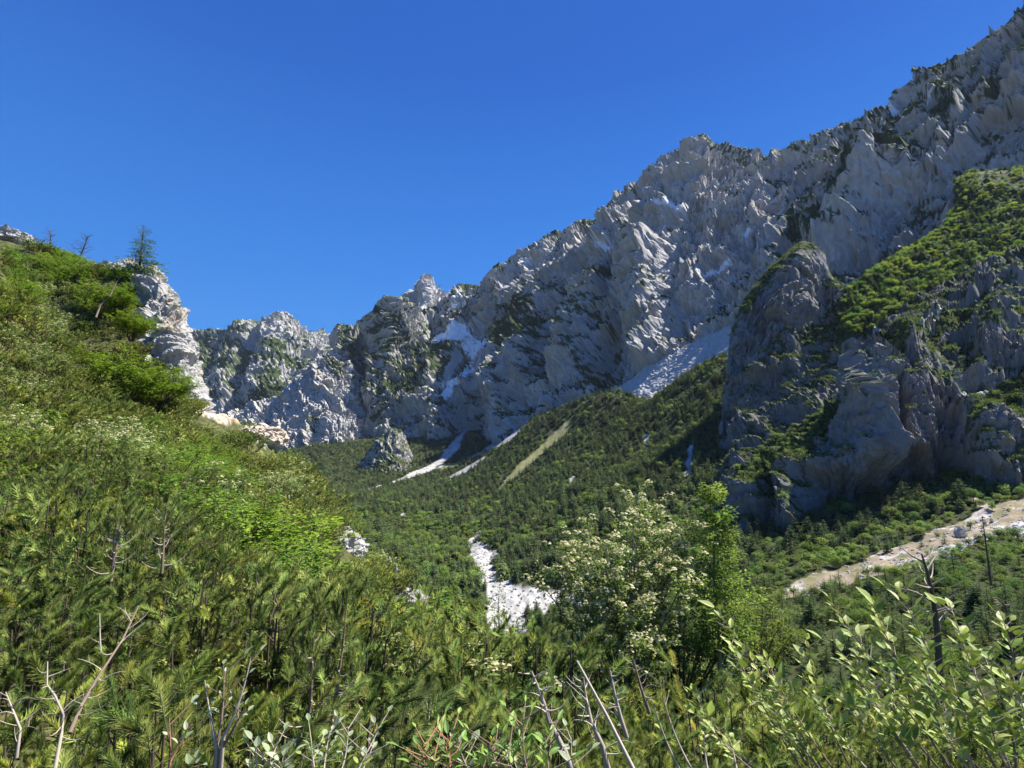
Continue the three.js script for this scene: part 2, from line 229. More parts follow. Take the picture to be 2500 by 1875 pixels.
// ---------------------------------------------------------------- the long main wall
const massif = (() => {
  const ridge = A3([[700, 1010, 2250], [770, 950, 2250], [806, 905, 2250], [816, 872, 2250], [829, 817, 2250], [849, 799, 2260], [878, 804, 2270], [914, 788, 2270], [928, 759, 2270], [954, 746, 2270], [986, 747, 2290], [1015, 768, 2330], [1060, 762, 2380], [1100, 735, 2420], [1127, 706, 2420], [1145, 703, 2410], [1176, 708, 2390], [1196, 679, 2360], [1219, 654, 2330], [1243, 652, 2310], [1274, 628, 2290], [1313, 609, 2260], [1341, 597, 2240], [1364, 577, 2220], [1396, 569, 2200], [1431, 546, 2180], [1470, 548, 2150], [1486, 530, 2120], [1509, 503, 2080], [1533, 485, 2060], [1580, 471, 2030], [1603, 462, 2010], [1610, 436, 1990], [1635, 397, 1960], [1658, 387, 1930], [1697, 373, 1900], [1721, 347, 1880], [1744, 362, 1860], [1784, 383, 1830], [1827, 400, 1790], [1877, 407, 1740], [1915, 409, 1700], [1936, 392, 1680], [1974, 375, 1650], [1995, 379, 1620], [2050, 347, 1570], [2092, 331, 1540], [2126, 310, 1510], [2168, 295, 1480], [2206, 274, 1450], [2227, 240, 1430], [2265, 210, 1400], [2312, 185, 1370], [2375, 147, 1330], [2417, 118, 1300], [2447, 96, 1280], [2481, 67, 1260], [2520, 45, 1230], [2750, -90, 1080]]);
  const foot = A3([[640, 1130, 1900], [740, 1110, 1900], [917, 1085, 1820], [1000, 1090, 1750], [1131, 1090, 1680], [1200, 1110, 1580], [1290, 1060, 1460], [1349, 1020, 1380], [1431, 1010, 1290], [1520, 1010, 1215], [1600, 1000, 1150], [1700, 950, 1090], [1790, 900, 1030], [1850, 870, 990], [2050, 770, 930], [2300, 700, 860], [2500, 620, 800], [2750, 600, 700]]);
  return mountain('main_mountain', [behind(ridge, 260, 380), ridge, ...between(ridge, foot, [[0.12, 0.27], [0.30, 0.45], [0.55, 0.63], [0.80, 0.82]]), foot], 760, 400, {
    scale: 230, amp: 74, groove: 24, jag: 6, block: 48, facets: 0.38, tone: 1.18, bed: [30, 9, 0.55], scrub: 0.14, slope: 1.5, grass: -0.5, lean: -0.35,
    damp: (u, v) => 1 - 0.92 * smooth(0.17, 0.0, Math.abs(v - 0.167)),
    ribs: [
      { line: [[1665, 460], [1620, 540], [1560, 640], [1500, 760]], w: 120, a: 70 },
      { line: [[1610, 440], [1600, 520], [1545, 590]], w: 70, a: -60 },
      { line: [[1512, 535], [1500, 570], [1480, 600]], w: 60, a: 75 },
      { line: [[1590, 640], [1585, 760], [1590, 880]], w: 75, a: 70 },
      { line: [[1440, 720], [1410, 800], [1400, 900]], w: 80, a: 75 },
      { line: [[1400, 690], [1340, 800], [1330, 900]], w: 70, a: -55 },
      { line: [[1530, 640], [1500, 760], [1480, 900]], w: 60, a: -55 },
      { line: [[1290, 720], [1270, 820], [1300, 940]], w: 80, a: 70 },
      { line: [[966, 790], [960, 860], [950, 980]], w: 140, a: 95 },
      { line: [[846, 825], [840, 850], [838, 880]], w: 60, a: 40 },
      { line: [[890, 830], [880, 920], [890, 1010]], w: 60, a: -75 },
      { line: [[1180, 790], [1120, 880], [1090, 950], [1135, 1040]], w: 80, a: -70 },
      { line: [[1150, 880], [1155, 960], [1150, 1030]], w: 55, a: -60 },
      { line: [[1230, 820], [1220, 920], [1230, 1040]], w: 75, a: 75 },
      { line: [[1060, 900], [1080, 980], [1100, 1050]], w: 90, a: 55 },
      { line: [[1985, 440], [1960, 520], [1900, 620]], w: 110, a: 50 },
      { line: [[2105, 410], [2120, 480], [2060, 600]], w: 90, a: 60 },
      { line: [[2250, 290], [2240, 350], [2230, 440]], w: 110, a: 50 },
      { line: [[1930, 440], [1880, 560], [1800, 700]], w: 80, a: -45 },
      { line: [[2150, 460], [2080, 560], [2030, 640]], w: 60, a: 55 },
    ],
    areas: [
      // snow on ledges, in gullies and in the bowl
      { poly: [[1045, 822], [1075, 812], [1118, 782], [1135, 790], [1150, 812], [1190, 828], [1212, 852], [1180, 856], [1150, 872], [1130, 852], [1110, 836], [1070, 838]], cls: 2, edge: 5, calm: 0.4, min: 0.05 },
      { poly: [[1140, 855], [1160, 855], [1125, 925], [1090, 975], [1070, 965], [1108, 900]], cls: 2, edge: 5, calm: 0.5, min: 0.1 },
      { poly: [[1180, 850], [1206, 850], [1170, 910], [1142, 945], [1128, 940], [1160, 890]], cls: 3, edge: 1, calm: 0.5 },
      { poly: [[1108, 845], [1125, 850], [1104, 890], [1088, 940], [1074, 930], [1092, 885]], cls: 3, edge: 1, calm: 0.5 },
      { poly: [[1120, 730], [1180, 710], [1150, 735], [1125, 750], [1090, 770], [1100, 750]], cls: 2, edge: 2, min: 0.15 },
      { poly: [[1260, 650], [1340, 610], [1320, 640], [1270, 665]], cls: 2, edge: 2, min: 0.2 },
      { poly: [[1420, 570], [1470, 560], [1455, 580], [1410, 600]], cls: 2, edge: 2, min: 0.3 },
      { poly: [[1455, 588], [1480, 608], [1510, 592], [1520, 595], [1480, 625], [1462, 606]], cls: 2, edge: 2, calm: 0.4 },
      { poly: [[1400, 620], [1450, 595], [1475, 605], [1470, 620], [1430, 618]], cls: 2, edge: 2, min: 0.25 },
      { poly: [[1545, 590], [1548, 596], [1520, 625], [1490, 650], [1500, 625]], cls: 2, edge: 2 },
      { poly: [[1540, 520], [1600, 480], [1590, 500], [1555, 540]], cls: 2, edge: 2, min: 0.42 },
      { poly: [[1625, 534], [1675, 520], [1670, 530], [1630, 540]], cls: 2, edge: 1 },
      { poly: [[1690, 672], [1780, 628], [1782, 634], [1700, 680]], cls: 2, edge: 1 },
      { poly: [[1818, 572], [1840, 552], [1842, 556], [1822, 578]], cls: 2, edge: 1 },
      { poly: [[1912, 556], [1930, 545], [1930, 551], [1914, 562]], cls: 2, edge: 1 },
      { poly: [[1940, 394], [1972, 392], [1968, 398], [1944, 399]], cls: 2, edge: 1 },
      { poly: [[2168, 292], [2200, 278], [2202, 284], [2175, 298]], cls: 2, edge: 1 },
      { poly: [[2270, 262], [2285, 255], [2282, 268], [2272, 270]], cls: 2, edge: 1 },
      { poly: [[2370, 160], [2395, 152], [2392, 162], [2372, 168]], cls: 2, edge: 1 },
      { poly: [[2480, 110], [2500, 100], [2500, 112], [2485, 118]], cls: 2, edge: 1 },
      { poly: [[1180, 705], [1250, 660], [1340, 602], [1400, 575], [1470, 552], [1545, 585], [1480, 640], [1400, 680], [1300, 690], [1220, 730]], cls: 3, edge: 6, min: 0.42 },  // bare upper slabs, not scree: sunlight painted in as a pale colour
      { poly: [[1540, 500], [1600, 470], [1590, 540], [1545, 600], [1520, 570]], cls: 3, edge: 5, min: 0.40 },  // same sunlit paleness painted onto the slabs left of the peak
      // the scree fan under the wall
      { poly: [[1500, 958], [1540, 925], [1580, 898], [1620, 876], [1682, 838], [1740, 815], [1790, 795], [1830, 775], [1850, 820], [1800, 880], [1700, 940], [1600, 980]], cls: 3, edge: 3, calm: 0.10 },
      { poly: [[1330, 1010], [1400, 960], [1310, 1010], [1250, 1060], [1190, 1110], [1180, 1085], [1260, 1030]], cls: 3, edge: 3, min: 0.25 },
      { poly: [[1125, 1010], [1140, 1010], [1145, 1070], [1120, 1090], [1095, 1100], [1110, 1060]], cls: 3, edge: 2 },
      // dwarf pine on the shoulders, bare upper slabs
      { poly: [[830, 800], [920, 785], [1000, 860], [1040, 820], [1090, 830], [1050, 960], [960, 1020], [900, 1090], [860, 1000], [850, 900]], bias: 0.5 },
      { poly: [[1240, 750], [1310, 735], [1320, 800], [1260, 850], [1190, 880], [1200, 820]], bias: 0.75 },
      { poly: [[1060, 790], [1220, 700], [1200, 740], [1100, 800]], bias: 0.25 },
      { poly: [[1050, 835], [1200, 855], [1160, 930], [1060, 930]], bias: 0.55 },
      { poly: [[1420, 650], [1540, 590], [1500, 680], [1430, 720]], bias: 0.3 },
      { poly: [[1460, 780], [1500, 760], [1500, 850], [1470, 850]], bias: 0.6 },
      { poly: [[1420, 890], [1480, 890], [1470, 930], [1420, 930]], bias: 0.45 },
      { poly: [[2130, 350], [2200, 330], [2240, 400], [2220, 440], [2100, 420]], bias: 0.95 },
      { poly: [[2030, 490], [2110, 420], [2120, 480], [2050, 520]], bias: 0.95 },
      { poly: [[1900, 560], [1990, 520], [2080, 560], [2000, 640], [1930, 600]], bias: 0.6 },
      { poly: [[2280, 280], [2330, 240], [2350, 300], [2300, 330]], bias: 0.7 },
      { poly: [[2400, 220], [2450, 180], [2460, 230], [2410, 250]], bias: 0.7 },
      { poly: [[1600, 400], [2000, 420], [1900, 560], [1700, 760], [1620, 840], [1590, 600]], bias: -0.35 },
      { poly: [[2050, 330], [2500, 50], [2500, 260], [2300, 400], [2100, 400]], bias: 0.18 },
    ],
  });
})();
{ // the pale slab standing in front of the wall at the valley head
  const ridge = A3([[560, 1010, 1950], [620, 985, 1950], [690, 960, 1950], [740, 905, 1950], [770, 880, 1950], [800, 868, 1950], [816, 872, 1950], [850, 890, 1960], [872, 915, 1980], [880, 950, 2000], [900, 1000, 2030]]);
  const foot = A3([[560, 1120, 1750], [650, 1110, 1750], [720, 1100, 1740], [780, 1085, 1740], [830, 1060, 1760], [860, 1040, 1800], [900, 1050, 1850]]);
  mountain('slab_spur', [behind(ridge, 120, 200), ridge, ...between(ridge, foot, [[0.35, 0.35], [0.7, 0.7]]), foot, under(foot)], 190, 190, {
    scale: 130, amp: 32, groove: 12, jag: 2, block: 30, facets: 0.34, tone: 1.15, scrub: -0.3, slope: 1.5, ochre: 0.25, lean: 0.5,
    areas: [{ poly: [[790, 865], [850, 890], [830, 930], [800, 900]], bias: 0.9 }, { poly: [[760, 1000], [780, 1010], [770, 1060], [750, 1040]], bias: 0.7 }, { poly: [[830, 900], [870, 920], [880, 960], [850, 960]], bias: 0.25 }],
  });
}
{ // the scree fan under the wall
  const top = A3([[1470, 968, 1310], [1521, 938, 1265], [1580, 900, 1235], [1682, 840, 1180], [1740, 814, 1150], [1795, 792, 1110], [1870, 765, 1070]]), foot = A3([[1500, 1000, 1150], [1560, 1000, 1100], [1620, 985, 1065], [1700, 955, 1020], [1790, 908, 970], [1880, 870, 920]]);
  mountain('scree_fan', [top, ...between(top, foot, [[0.55, 0.5]]), foot], 160, 110, { scale: 60, amp: 3, groove: 5, jag: 0.6, scrub: 0, all: 3, open: true, lean: 0 });
}
{ // the small rock knoll in the forest at the valley head
  const ridge = A3([[880, 1130, 1490], [903, 1095, 1480], [920, 1070, 1480], [945, 1050, 1490], [975, 1050, 1500], [995, 1080, 1510], [1010, 1140, 1520]]);
  const foot = A3([[890, 1180, 1420], [920, 1170, 1410], [950, 1180, 1400], [985, 1180, 1410], [1015, 1170, 1440]]);
  mountain('rock_knoll', [behind(ridge, 80, 60), ridge, ...between(ridge, foot, [[0.4, 0.35], [0.7, 0.7]]), foot], 90, 80, { scale: 60, amp: 9, groove: 4, jag: 0.4, block: 20, facets: 0.22, tone: 0.9, scrub: 0.26, slope: 1.5 });
}
// ---------------------------------------------------------------- the crags on the right
const crag = (() => {
  const ridge = A3([[1700, 1230, 590], [1745, 1130, 610], [1768, 1000, 640], [1776, 900, 655], [1783, 819, 665], [1814, 733, 670], [1840, 700, 675], [1869, 670, 680], [1919, 624, 680], [1957, 596, 680], [1987, 603, 675], [2014, 628, 665], [2035, 680, 650], [2071, 712, 650], [2122, 672, 680], [2190, 630, 720], [2248, 597, 760], [2300, 555, 790], [2330, 500, 830], [2330, 440, 870], [2370, 420, 870], [2430, 418, 860], [2500, 412, 830], [2620, 390, 800], [2800, 360, 760]]);
  const r1 = A3([[1700, 1250, 560], [1755, 1150, 585], [1785, 1050, 610], [1800, 960, 625], [1830, 880, 635], [1880, 820, 635], [1930, 790, 630], [1990, 790, 620], [2050, 800, 600], [2110, 770, 600], [2180, 720, 620], [2250, 690, 640], [2320, 650, 660], [2400, 590, 680], [2500, 520, 690], [2620, 480, 680], [2800, 450, 650]]);
  const r2 = A3([[1710, 1270, 530], [1760, 1190, 545], [1790, 1110, 570], [1840, 1020, 590], [1920, 950, 590], [2000, 930, 560], [2060, 930, 530], [2120, 900, 510], [2180, 850, 520], [2250, 800, 530], [2330, 760, 540], [2420, 720, 540], [2500, 690, 530], [2620, 670, 520], [2800, 650, 500]]);
  const r3 = A3([[1720, 1290, 490], [1770, 1240, 490], [1820, 1160, 510], [1900, 1080, 520], [1980, 1040, 490], [2050, 1020, 460], [2120, 985, 435], [2180, 960, 445], [2250, 930, 450], [2330, 900, 440], [2420, 880, 430], [2500, 860, 425], [2620, 850, 410], [2800, 850, 390]]);
  const r4 = A3([[1730, 1300, 455], [1780, 1270, 445], [1830, 1210, 445], [1900, 1170, 440], [1970, 1130, 420], [2040, 1100, 408], [2110, 1080, 400], [2190, 1070, 405], [2260, 1060, 400], [2340, 1050, 395], [2420, 1040, 385], [2500, 1040, 375], [2620, 1040, 360], [2800, 1050, 340]]);
  const foot = A3([[1730, 1350, 425], [1790, 1340, 412], [1900, 1330, 402], [2000, 1290, 395], [2085, 1240, 390], [2200, 1240, 385], [2320, 1245, 375], [2480, 1250, 358], [2620, 1250, 340], [2800, 1250, 320]]);
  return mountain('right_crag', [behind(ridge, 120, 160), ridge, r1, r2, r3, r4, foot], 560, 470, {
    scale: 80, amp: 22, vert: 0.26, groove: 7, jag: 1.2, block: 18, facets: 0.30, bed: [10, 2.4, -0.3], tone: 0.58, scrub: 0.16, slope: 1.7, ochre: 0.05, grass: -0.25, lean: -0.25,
    damp: (u, v) => 1 - 0.88 * smooth(0.13, 0, Math.abs(v - 0.166)),
    ribs: [
      { line: [[2132, 937], [2150, 1010], [2160, 1100]], w: 22, a: 30 }, { line: [[2085, 1050], [2080, 1120], [2090, 1180]], w: 26, a: 16 },
      { line: [[2060, 1190], [2100, 1200], [2150, 1195]], w: 22, a: -30 }, { line: [[1930, 1010], [1990, 1000], [2020, 985]], w: 22, a: -24 },
      { line: [[2170, 1000], [2200, 1080], [2230, 1150]], w: 18, a: -26 }, { line: [[2380, 1030], [2400, 1100], [2420, 1180]], w: 26, a: 22 },
      { line: [[2203, 886], [2250, 960], [2270, 1060]], w: 28, a: 22 }, { line: [[2440, 675], [2450, 780], [2440, 860]], w: 24, a: 24 },
      { line: [[2300, 760], [2250, 850], [2230, 900]], w: 30, a: 20 }, { line: [[2090, 830], [2060, 900], [2030, 950]], w: 26, a: -20 },
      { line: [[1957, 600], [1900, 760], [1850, 950]], w: 45, a: 26 }, { line: [[2010, 640], [2030, 760], [2000, 850]], w: 30, a: -18 },
      { line: [[1840, 1000], [1830, 1090], [1800, 1180]], w: 24, a: 16 }, { line: [[1960, 1150], [1950, 1220], [1940, 1290]], w: 18, a: 22 },
      { line: [[1850, 1180], [1830, 1260], [1810, 1320]], w: 20, a: 16 }, { line: [[1980, 1180], [1985, 1240], [1990, 1290]], w: 14, a: -20 },
      { line: [[2290, 1000], [2330, 1080], [2330, 1160]], w: 16, a: -18 }, { line: [[2470, 1080], [2460, 1150], [2470, 1210]], w: 22, a: 18 },
    ],
    areas: [
      { poly: [[2071, 710], [2122, 668], [2248, 592], [2310, 540], [2330, 430], [2500, 405], [2800, 350], [2800, 520], [2500, 600], [2380, 660], [2250, 720], [2160, 790], [2060, 830], [2040, 780]], bias: 1.4, calm: 0.5 },
      { poly: [[1790, 790], [1836, 700], [1957, 594], [1960, 620], [1870, 700], [1820, 780]], bias: 0.75 },
      { poly: [[1870, 890], [1960, 800], [2060, 720], [2110, 760], [2060, 870], [1980, 880], [1920, 900]], bias: 0.5 },
      { poly: [[1850, 1120], [1900, 1060], [1990, 1010], [2090, 960], [2060, 1020], [1990, 1080], [1960, 1140], [1880, 1200], [1820, 1230]], bias: 1.0 },
      { poly: [[2150, 900], [2250, 830], [2380, 760], [2430, 760], [2300, 850], [2200, 930]], bias: 0.7 },
      { poly: [[2380, 950], [2500, 900], [2500, 990], [2420, 1000]], bias: 0.8 },
      { poly: [[1790, 840], [1850, 740], [1990, 650], [2020, 720], [1950, 820], [1850, 900], [1800, 1080], [1770, 1080]], bias: -0.45 },
      { poly: [[2170, 1000], [2300, 960], [2350, 1060], [2320, 1180], [2220, 1150]], bias: -0.35 },
      { poly: [[2080, 960], [2180, 930], [2210, 1100], [2190, 1180], [2020, 1180], [2040, 1060]], bias: -0.35 },
      { poly: [[2090, 840], [2150, 780], [2140, 800], [2110, 860]], cls: 3, edge: 3, min: 0.2 },
      { poly: [[2240, 850], [2320, 770], [2330, 780], [2260, 870]], cls: 3, edge: 2, min: 0.3 },
      { poly: [[2350, 990], [2390, 940], [2440, 920], [2380, 990], [2360, 1010]], cls: 3, edge: 2, min: 0.2 },
    ],
  });
})();

// ---------------------------------------------------------------- valley floor and lower slopes: a height field through surveyed spots
function spline(points, S = 100, soft = 1e-3) {   // thin-plate spline y(x, z)
  const n = points.length, U = (r2) => (r2 < 1e-12 ? 0 : r2 * Math.log(r2)), A = [];
  for (let i = 0; i < n; i++) { const row = []; for (let j = 0; j < n; j++) row.push(U(((points[i][0] - points[j][0]) / S) ** 2 + ((points[i][2] - points[j][2]) / S) ** 2) + (i === j ? soft : 0)); row.push(1, points[i][0] / S, points[i][2] / S, points[i][1]); A.push(row); }
  for (let m = 0; m < 3; m++) { const row = []; for (let j = 0; j < n; j++) row.push(m === 0 ? 1 : points[j][m === 1 ? 0 : 2] / S); row.push(0, 0, 0, 0); A.push(row); }
  const T = n + 3;
  for (let c = 0; c < T; c++) { let p = c; for (let r = c + 1; r < T; r++) if (Math.abs(A[r][c]) > Math.abs(A[p][c])) p = r; [A[c], A[p]] = [A[p], A[c]]; for (let r = c + 1; r < T; r++) { const f = A[r][c] / A[c][c]; if (f) for (let k = c; k <= T; k++) A[r][k] -= f * A[c][k]; } }
  const w = new Array(T); for (let r = T - 1; r >= 0; r--) { let s = A[r][T]; for (let k = r + 1; k < T; k++) s -= A[r][k] * w[k]; w[r] = s / A[r][r]; }
  return (x, z) => { let y = w[n] + (w[n + 1] * x) / S + (w[n + 2] * z) / S; for (let i = 0; i < n; i++) y += w[i] * U(((x - points[i][0]) / S) ** 2 + ((z - points[i][2]) / S) ** 2); return y; };
}
const valleyBase = spline([
  ...[[1235, 1570, -98], [1230, 1490, -96], [1180, 1400, -92], [1150, 1340, -89], [1160, 1305, -86.5], [1400, 1460, -94], [1050, 1400, -90], [1100, 1480, -95], [950, 1330, -87], [1000, 1250, -77], [900, 1218, -67], [820, 1205, -63], [1300, 1400, -90]].map((p) => atY(...p)),
  ...A3([[760, 1185, 1300], [850, 1160, 1400], [850, 1110, 1600], [740, 1090, 1800], [640, 1130, 1900], [917, 1070, 1780], [1000, 1110, 1600], [1131, 1075, 1650], [1073, 1138, 1450], [964, 1182, 1250], [1207, 1105, 1450], [1093, 1172, 1200], [1300, 1045, 1400], [1349, 1010, 1350], [1210, 1205, 900], [1300, 1125, 1000], [1390, 1045, 1100], [1431, 972, 1180], [1509, 957, 1140], [1588, 986, 1080], [1646, 946, 1060], [1783, 885, 980], [1850, 870, 900],
    [1500, 1050, 960], [1400, 1135, 850], [1300, 1232, 690], [1250, 1295, 590], [1600, 1100, 770], [1700, 1050, 700], [1750, 1125, 570], [1600, 1255, 480], [1450, 1305, 460], [1350, 1372, 400], [1500, 1400, 340], [1700, 1340, 390], [1750, 1310, 425], [1700, 1455, 270], [1850, 1365, 345], [1900, 1438, 250], [2100, 1345, 305], [2100, 1448, 205], [2300, 1265, 325], [2300, 1338, 245], [2500, 1210, 325], [2500, 1285, 245], [2500, 1400, 175], [2300, 1500, 155], [2000, 1550, 155], [2200, 1650, 115], [2500, 1600, 105], [1800, 1600, 150], [1500, 1560, 205], [2750, 1230, 300], [2750, 1500, 125]]),
  ...A3([[1431, 1050, 1330], [1509, 1035, 1260], [1600, 1010, 1200], [1646, 1000, 1170], [1700, 970, 1120], [1783, 930, 1080], [1850, 930, 1010], [1950, 950, 900]]),
  [-520, -30, -700], [-330, -60, -420], [-170, -70, -220], [-100, -55, -110], [30, -42, -60], [100, -44, -50], ...A3([[560, 1130, 1900], [450, 1150, 1800], [350, 1160, 1500], [500, 1165, 1200]]), [0, -60, -110], [200, -20, -60], [500, 60, -300], [600, 120, -500], [700, 200, -700],
]);
const onGround = (list) => list.map(([px, py]) => { let lo = 40, hi = 2600, p = null; for (let d = 60; d < 2400; d *= 1.012) { const q = at(px, py, d); if (q[1] < valleyBase(q[0], q[2])) { p = q; break; } } p ??= at(px, py, 2000); return [p[0], p[2]]; });
const zone = (list, cls, edge = 4) => { const poly = onGround(list), xs = poly.map((p) => p[0]), zs = poly.map((p) => p[1]); return { poly, cls, edge, box: [Math.min(...xs) - 40, Math.max(...xs) + 40, Math.min(...zs) - 40, Math.max(...zs) + 40] }; };
const GRAVEL = 2, PATH = 3, CLEAR = 4, BARE = 5;
const zones = [
  zone([[1136, 1322], [1176, 1296], [1172, 1312], [1150, 1322], [1180, 1330], [1222, 1346], [1210, 1362], [1204, 1385], [1222, 1412], [1260, 1430], [1305, 1445], [1345, 1452], [1420, 1440], [1440, 1478], [1345, 1492], [1285, 1484], [1275, 1496], [1284, 1515], [1305, 1540], [1320, 1580], [1190, 1600], [1170, 1560], [1195, 1500], [1192, 1460], [1176, 1420], [1165, 1385], [1143, 1366], [1148, 1340]], GRAVEL, 2.5),
  zone([[972, 1262], [986, 1256], [996, 1264], [990, 1272]], GRAVEL, 2),
  zone([[1130, 1055], [1145, 1050], [1120, 1100], [1085, 1130], [1078, 1142], [1040, 1155], [965, 1178], [940, 1182], [1000, 1158], [1050, 1135], [1075, 1120]], GRAVEL, 6),
  zone([[945, 1180], [930, 1190], [890, 1200], [900, 1193]], GRAVEL, 3),
  zone([[1265, 1045], [1270, 1055], [1245, 1075], [1210, 1097], [1150, 1122], [1120, 1130], [1180, 1100], [1240, 1062]], GRAVEL, 5),
  zone([[1192, 1110], [1185, 1122], [1150, 1150], [1100, 1170], [1083, 1172], [1120, 1150], [1160, 1128]], GRAVEL, 5),
  zone([[1345, 985], [1355, 992], [1290, 1035], [1268, 1050], [1275, 1035]], PATH, 4),
  zone([[1080, 1135], [1130, 1128], [1115, 1142], [1070, 1150]], CLEAR, 5),
  zone([[1392, 1028], [1402, 1034], [1330, 1108], [1270, 1160], [1222, 1200], [1208, 1202], [1235, 1172], [1300, 1105], [1350, 1060]], CLEAR, 6),
  zone([[1392, 1168], [1402, 1165], [1385, 1196], [1375, 1200]], GRAVEL, 2),
  zone([[1686, 1080], [1696, 1075], [1690, 1110], [1688, 1150], [1680, 1170], [1670, 1165], [1676, 1120]], GRAVEL, 2.5),
  zone([[1570, 1062], [1590, 1058], [1585, 1080], [1575, 1090]], BARE, 3),
  // the track and gravel chute on the right
  zone([[1890, 1438], [1925, 1428], [1990, 1405], [2080, 1382], [2160, 1352], [2230, 1318], [2300, 1292], [2350, 1272], [2400, 1245], [2360, 1212], [2372, 1208], [2420, 1240], [2500, 1225], [2600, 1205], [2600, 1240], [2500, 1300], [2440, 1305], [2390, 1322], [2350, 1338], [2290, 1372], [2220, 1396], [2150, 1412], [2060, 1430], [1960, 1452], [1900, 1462]], PATH, 2),
  zone([[2290, 1345], [2370, 1315], [2400, 1300], [2430, 1310], [2340, 1362], [2300, 1375]], GRAVEL, 1.5),
  zone([[2440, 1288], [2500, 1268], [2600, 1250], [2600, 1310], [2480, 1315]], GRAVEL, 1.5),
  zone([[2170, 1375], [2235, 1360], [2230, 1378], [2180, 1385]], GRAVEL, 2),
];
function zoneAt(x, z) {
  let c = 1;
  for (const q of zones) { if (x < q.box[0] || x > q.box[1] || z < q.box[2] || z > q.box[3]) continue; const e = q.edge, a = fbm(x / 14, 3.1, z / 14, 3) * e, b = fbm(x / 14, 8.7, z / 14, 3) * e; if (insidePoly(q.poly, x + a, z + b)) c = q.cls; }
  return c;
}
const valleyY = (x, z) => { const f = smooth(80, 300, -z); return valleyBase(x, z) + f * (4 * fbm(x / 60, 0.3, z / 60, 4) + 1.2 * fbm(x / 11, 2.3, z / 11, 2)); };
{
  const nu = 520, nv = 560, P = new Float32Array(nu * nv * 3), cls = new Uint8Array(nu * nv), col = new Float32Array(nu * nv * 3);
  for (let j = 0; j < nv; j++) { const d = 45 * (2150 / 45) ** (j / (nv - 1)); for (let i = 0; i < nu; i++) {
    const t = (i / (nu - 1)) * 2 - 1, x = t * d * 1.15 + 15, z = -d, k = j * nu + i, c = zoneAt(x, z);
    let y = valleyY(x, z); const g = fbm(x / 9, 1, z / 9, 4, 0.6), q = N3(x / 2.2, 4, z / 2.2);
    let rgb;
    if (c === GRAVEL) { y += -0.5 + 0.5 * g; const ch = smooth(0.15, 0.02, Math.abs(fbm(x / 30, 5, z / 55, 3))); rgb = [0.43, 0.42, 0.40].map((v) => v * (0.93 + 0.24 * g + 0.14 * q - 0.25 * ch)); }
    else if (c === PATH) { const s = smooth(-0.15, 0.35, fbm(x / 12, 7, z / 12, 4)), w = smooth(0.2, 0.5, fbm(x / 16, 17, z / 16, 3)); rgb = mix(mix([0.28, 0.225, 0.16], [0.19, 0.175, 0.085], s), [0.46, 0.44, 0.41], w).map((v) => v * (0.9 + 0.2 * g + 0.12 * q)); }
    else if (c === CLEAR) rgb = mix([0.16, 0.17, 0.065], [0.26, 0.24, 0.15], smooth(-0.1, 0.5, g)).map((v) => v * (0.95 + 0.15 * q));
    else if (c === BARE) rgb = [0.42, 0.40, 0.36].map((v) => v * (0.9 + 0.3 * g));
    else rgb = mix([0.035, 0.045, 0.016], [0.065, 0.07, 0.03], smooth(-0.3, 0.6, g)).map((v) => v * (0.9 + 0.25 * q));
    P.set([x, y, z], k * 3); cls[k] = c; col.set(rgb, k * 3);
  } }
  const nor = gridNormals(P, nu, nv); for (let i = 0; i < cls.length; i++) cls[i] = cls[i] === 1 ? 0 : cls[i] - 1;
  const g = add(new THREE.Group(), 'valley_ground', STRUCT);
  cover(g, P, nu, nv, cls, col, [['forest_floor', M.ground], ['gravel_bed', M.ground], ['stony_track', M.ground], ['grass_strip', M.ground], ['bare_ground', M.ground]]);
}
// ---------------------------------------------------------------- the hillside the photographer stands on
const DROP = (d) => lerp(1.1, 0.45, smooth(12, 35, d));   // surveyed spots lie on top of the bushes
const hillBase = spline([
  ...A3([[0, 1875, 3], [500, 1875, 3.2], [1000, 1875, 3.4], [1500, 1875, 3.6], [2000, 1875, 3.6], [2500, 1875, 3.4], [0, 1600, 5], [300, 1600, 5.5], [600, 1700, 6], [0, 1400, 9], [250, 1350, 12], [450, 1300, 16], [600, 1500, 11], [800, 1650, 9], [900, 1600, 14], [1000, 1600, 18], [1100, 1630, 20], [1250, 1620, 21], [1400, 1650, 16], [1600, 1720, 11], [1900, 1790, 8.5], [2200, 1820, 7.5], [2500, 1820, 6.5],
    [0, 1200, 22], [250, 1200, 24], [500, 1200, 28], [0, 1000, 40], [300, 1030, 52], [150, 900, 55], [0, 800, 65], [0, 650, 95], [0, 590, 112], [170, 635, 108], [250, 670, 100], [340, 700, 97], [-300, 900, 60], [-300, 1300, 16], [450, 1060, 62], [560, 1025, 76], [640, 1060, 72], [700, 1135, 65], [620, 1200, 45], [740, 1215, 57], [800, 1265, 53], [865, 1350, 47], [700, 1350, 32], [850, 1450, 30], [1000, 1500, 41], [1000, 1545, 30]]).map((p) => [p[0], p[1] - DROP(-p[2]), p[2]]),
  [0, -1.75, 0.5], [-3, -1.4, 0.5], [3, -2.2, 0.5], [-8, -0.4, 0], [8, -3.2, 0], [-60, 22, -20], [-70, 30, -60],
  ...A3([[530, 1060, 96], [610, 1090, 92], [490, 1010, 106], [430, 960, 116], [690, 1190, 84], [760, 1260, 76], [690, 1140, 77], [750, 1205, 69], [840, 1320, 58], [920, 1430, 51], [1050, 1600, 44]]), [0, -27, -54], [-6, -36, -74], [-22, -40, -98], [-38, -14, -104], [-60, -8, -124], [-85, 12, -124], [15, -26, -40], [30, -24, -30], [22, -15, -18], [14, -9, -11], [40, -34, -50], [0, -15.5, -32], [-25, -52, -120], [0, -58, -100], [0, -64, -125], [25, -58, -90], [-48, -20, -124], [30, -64, -125],
], 20, 1e-4);
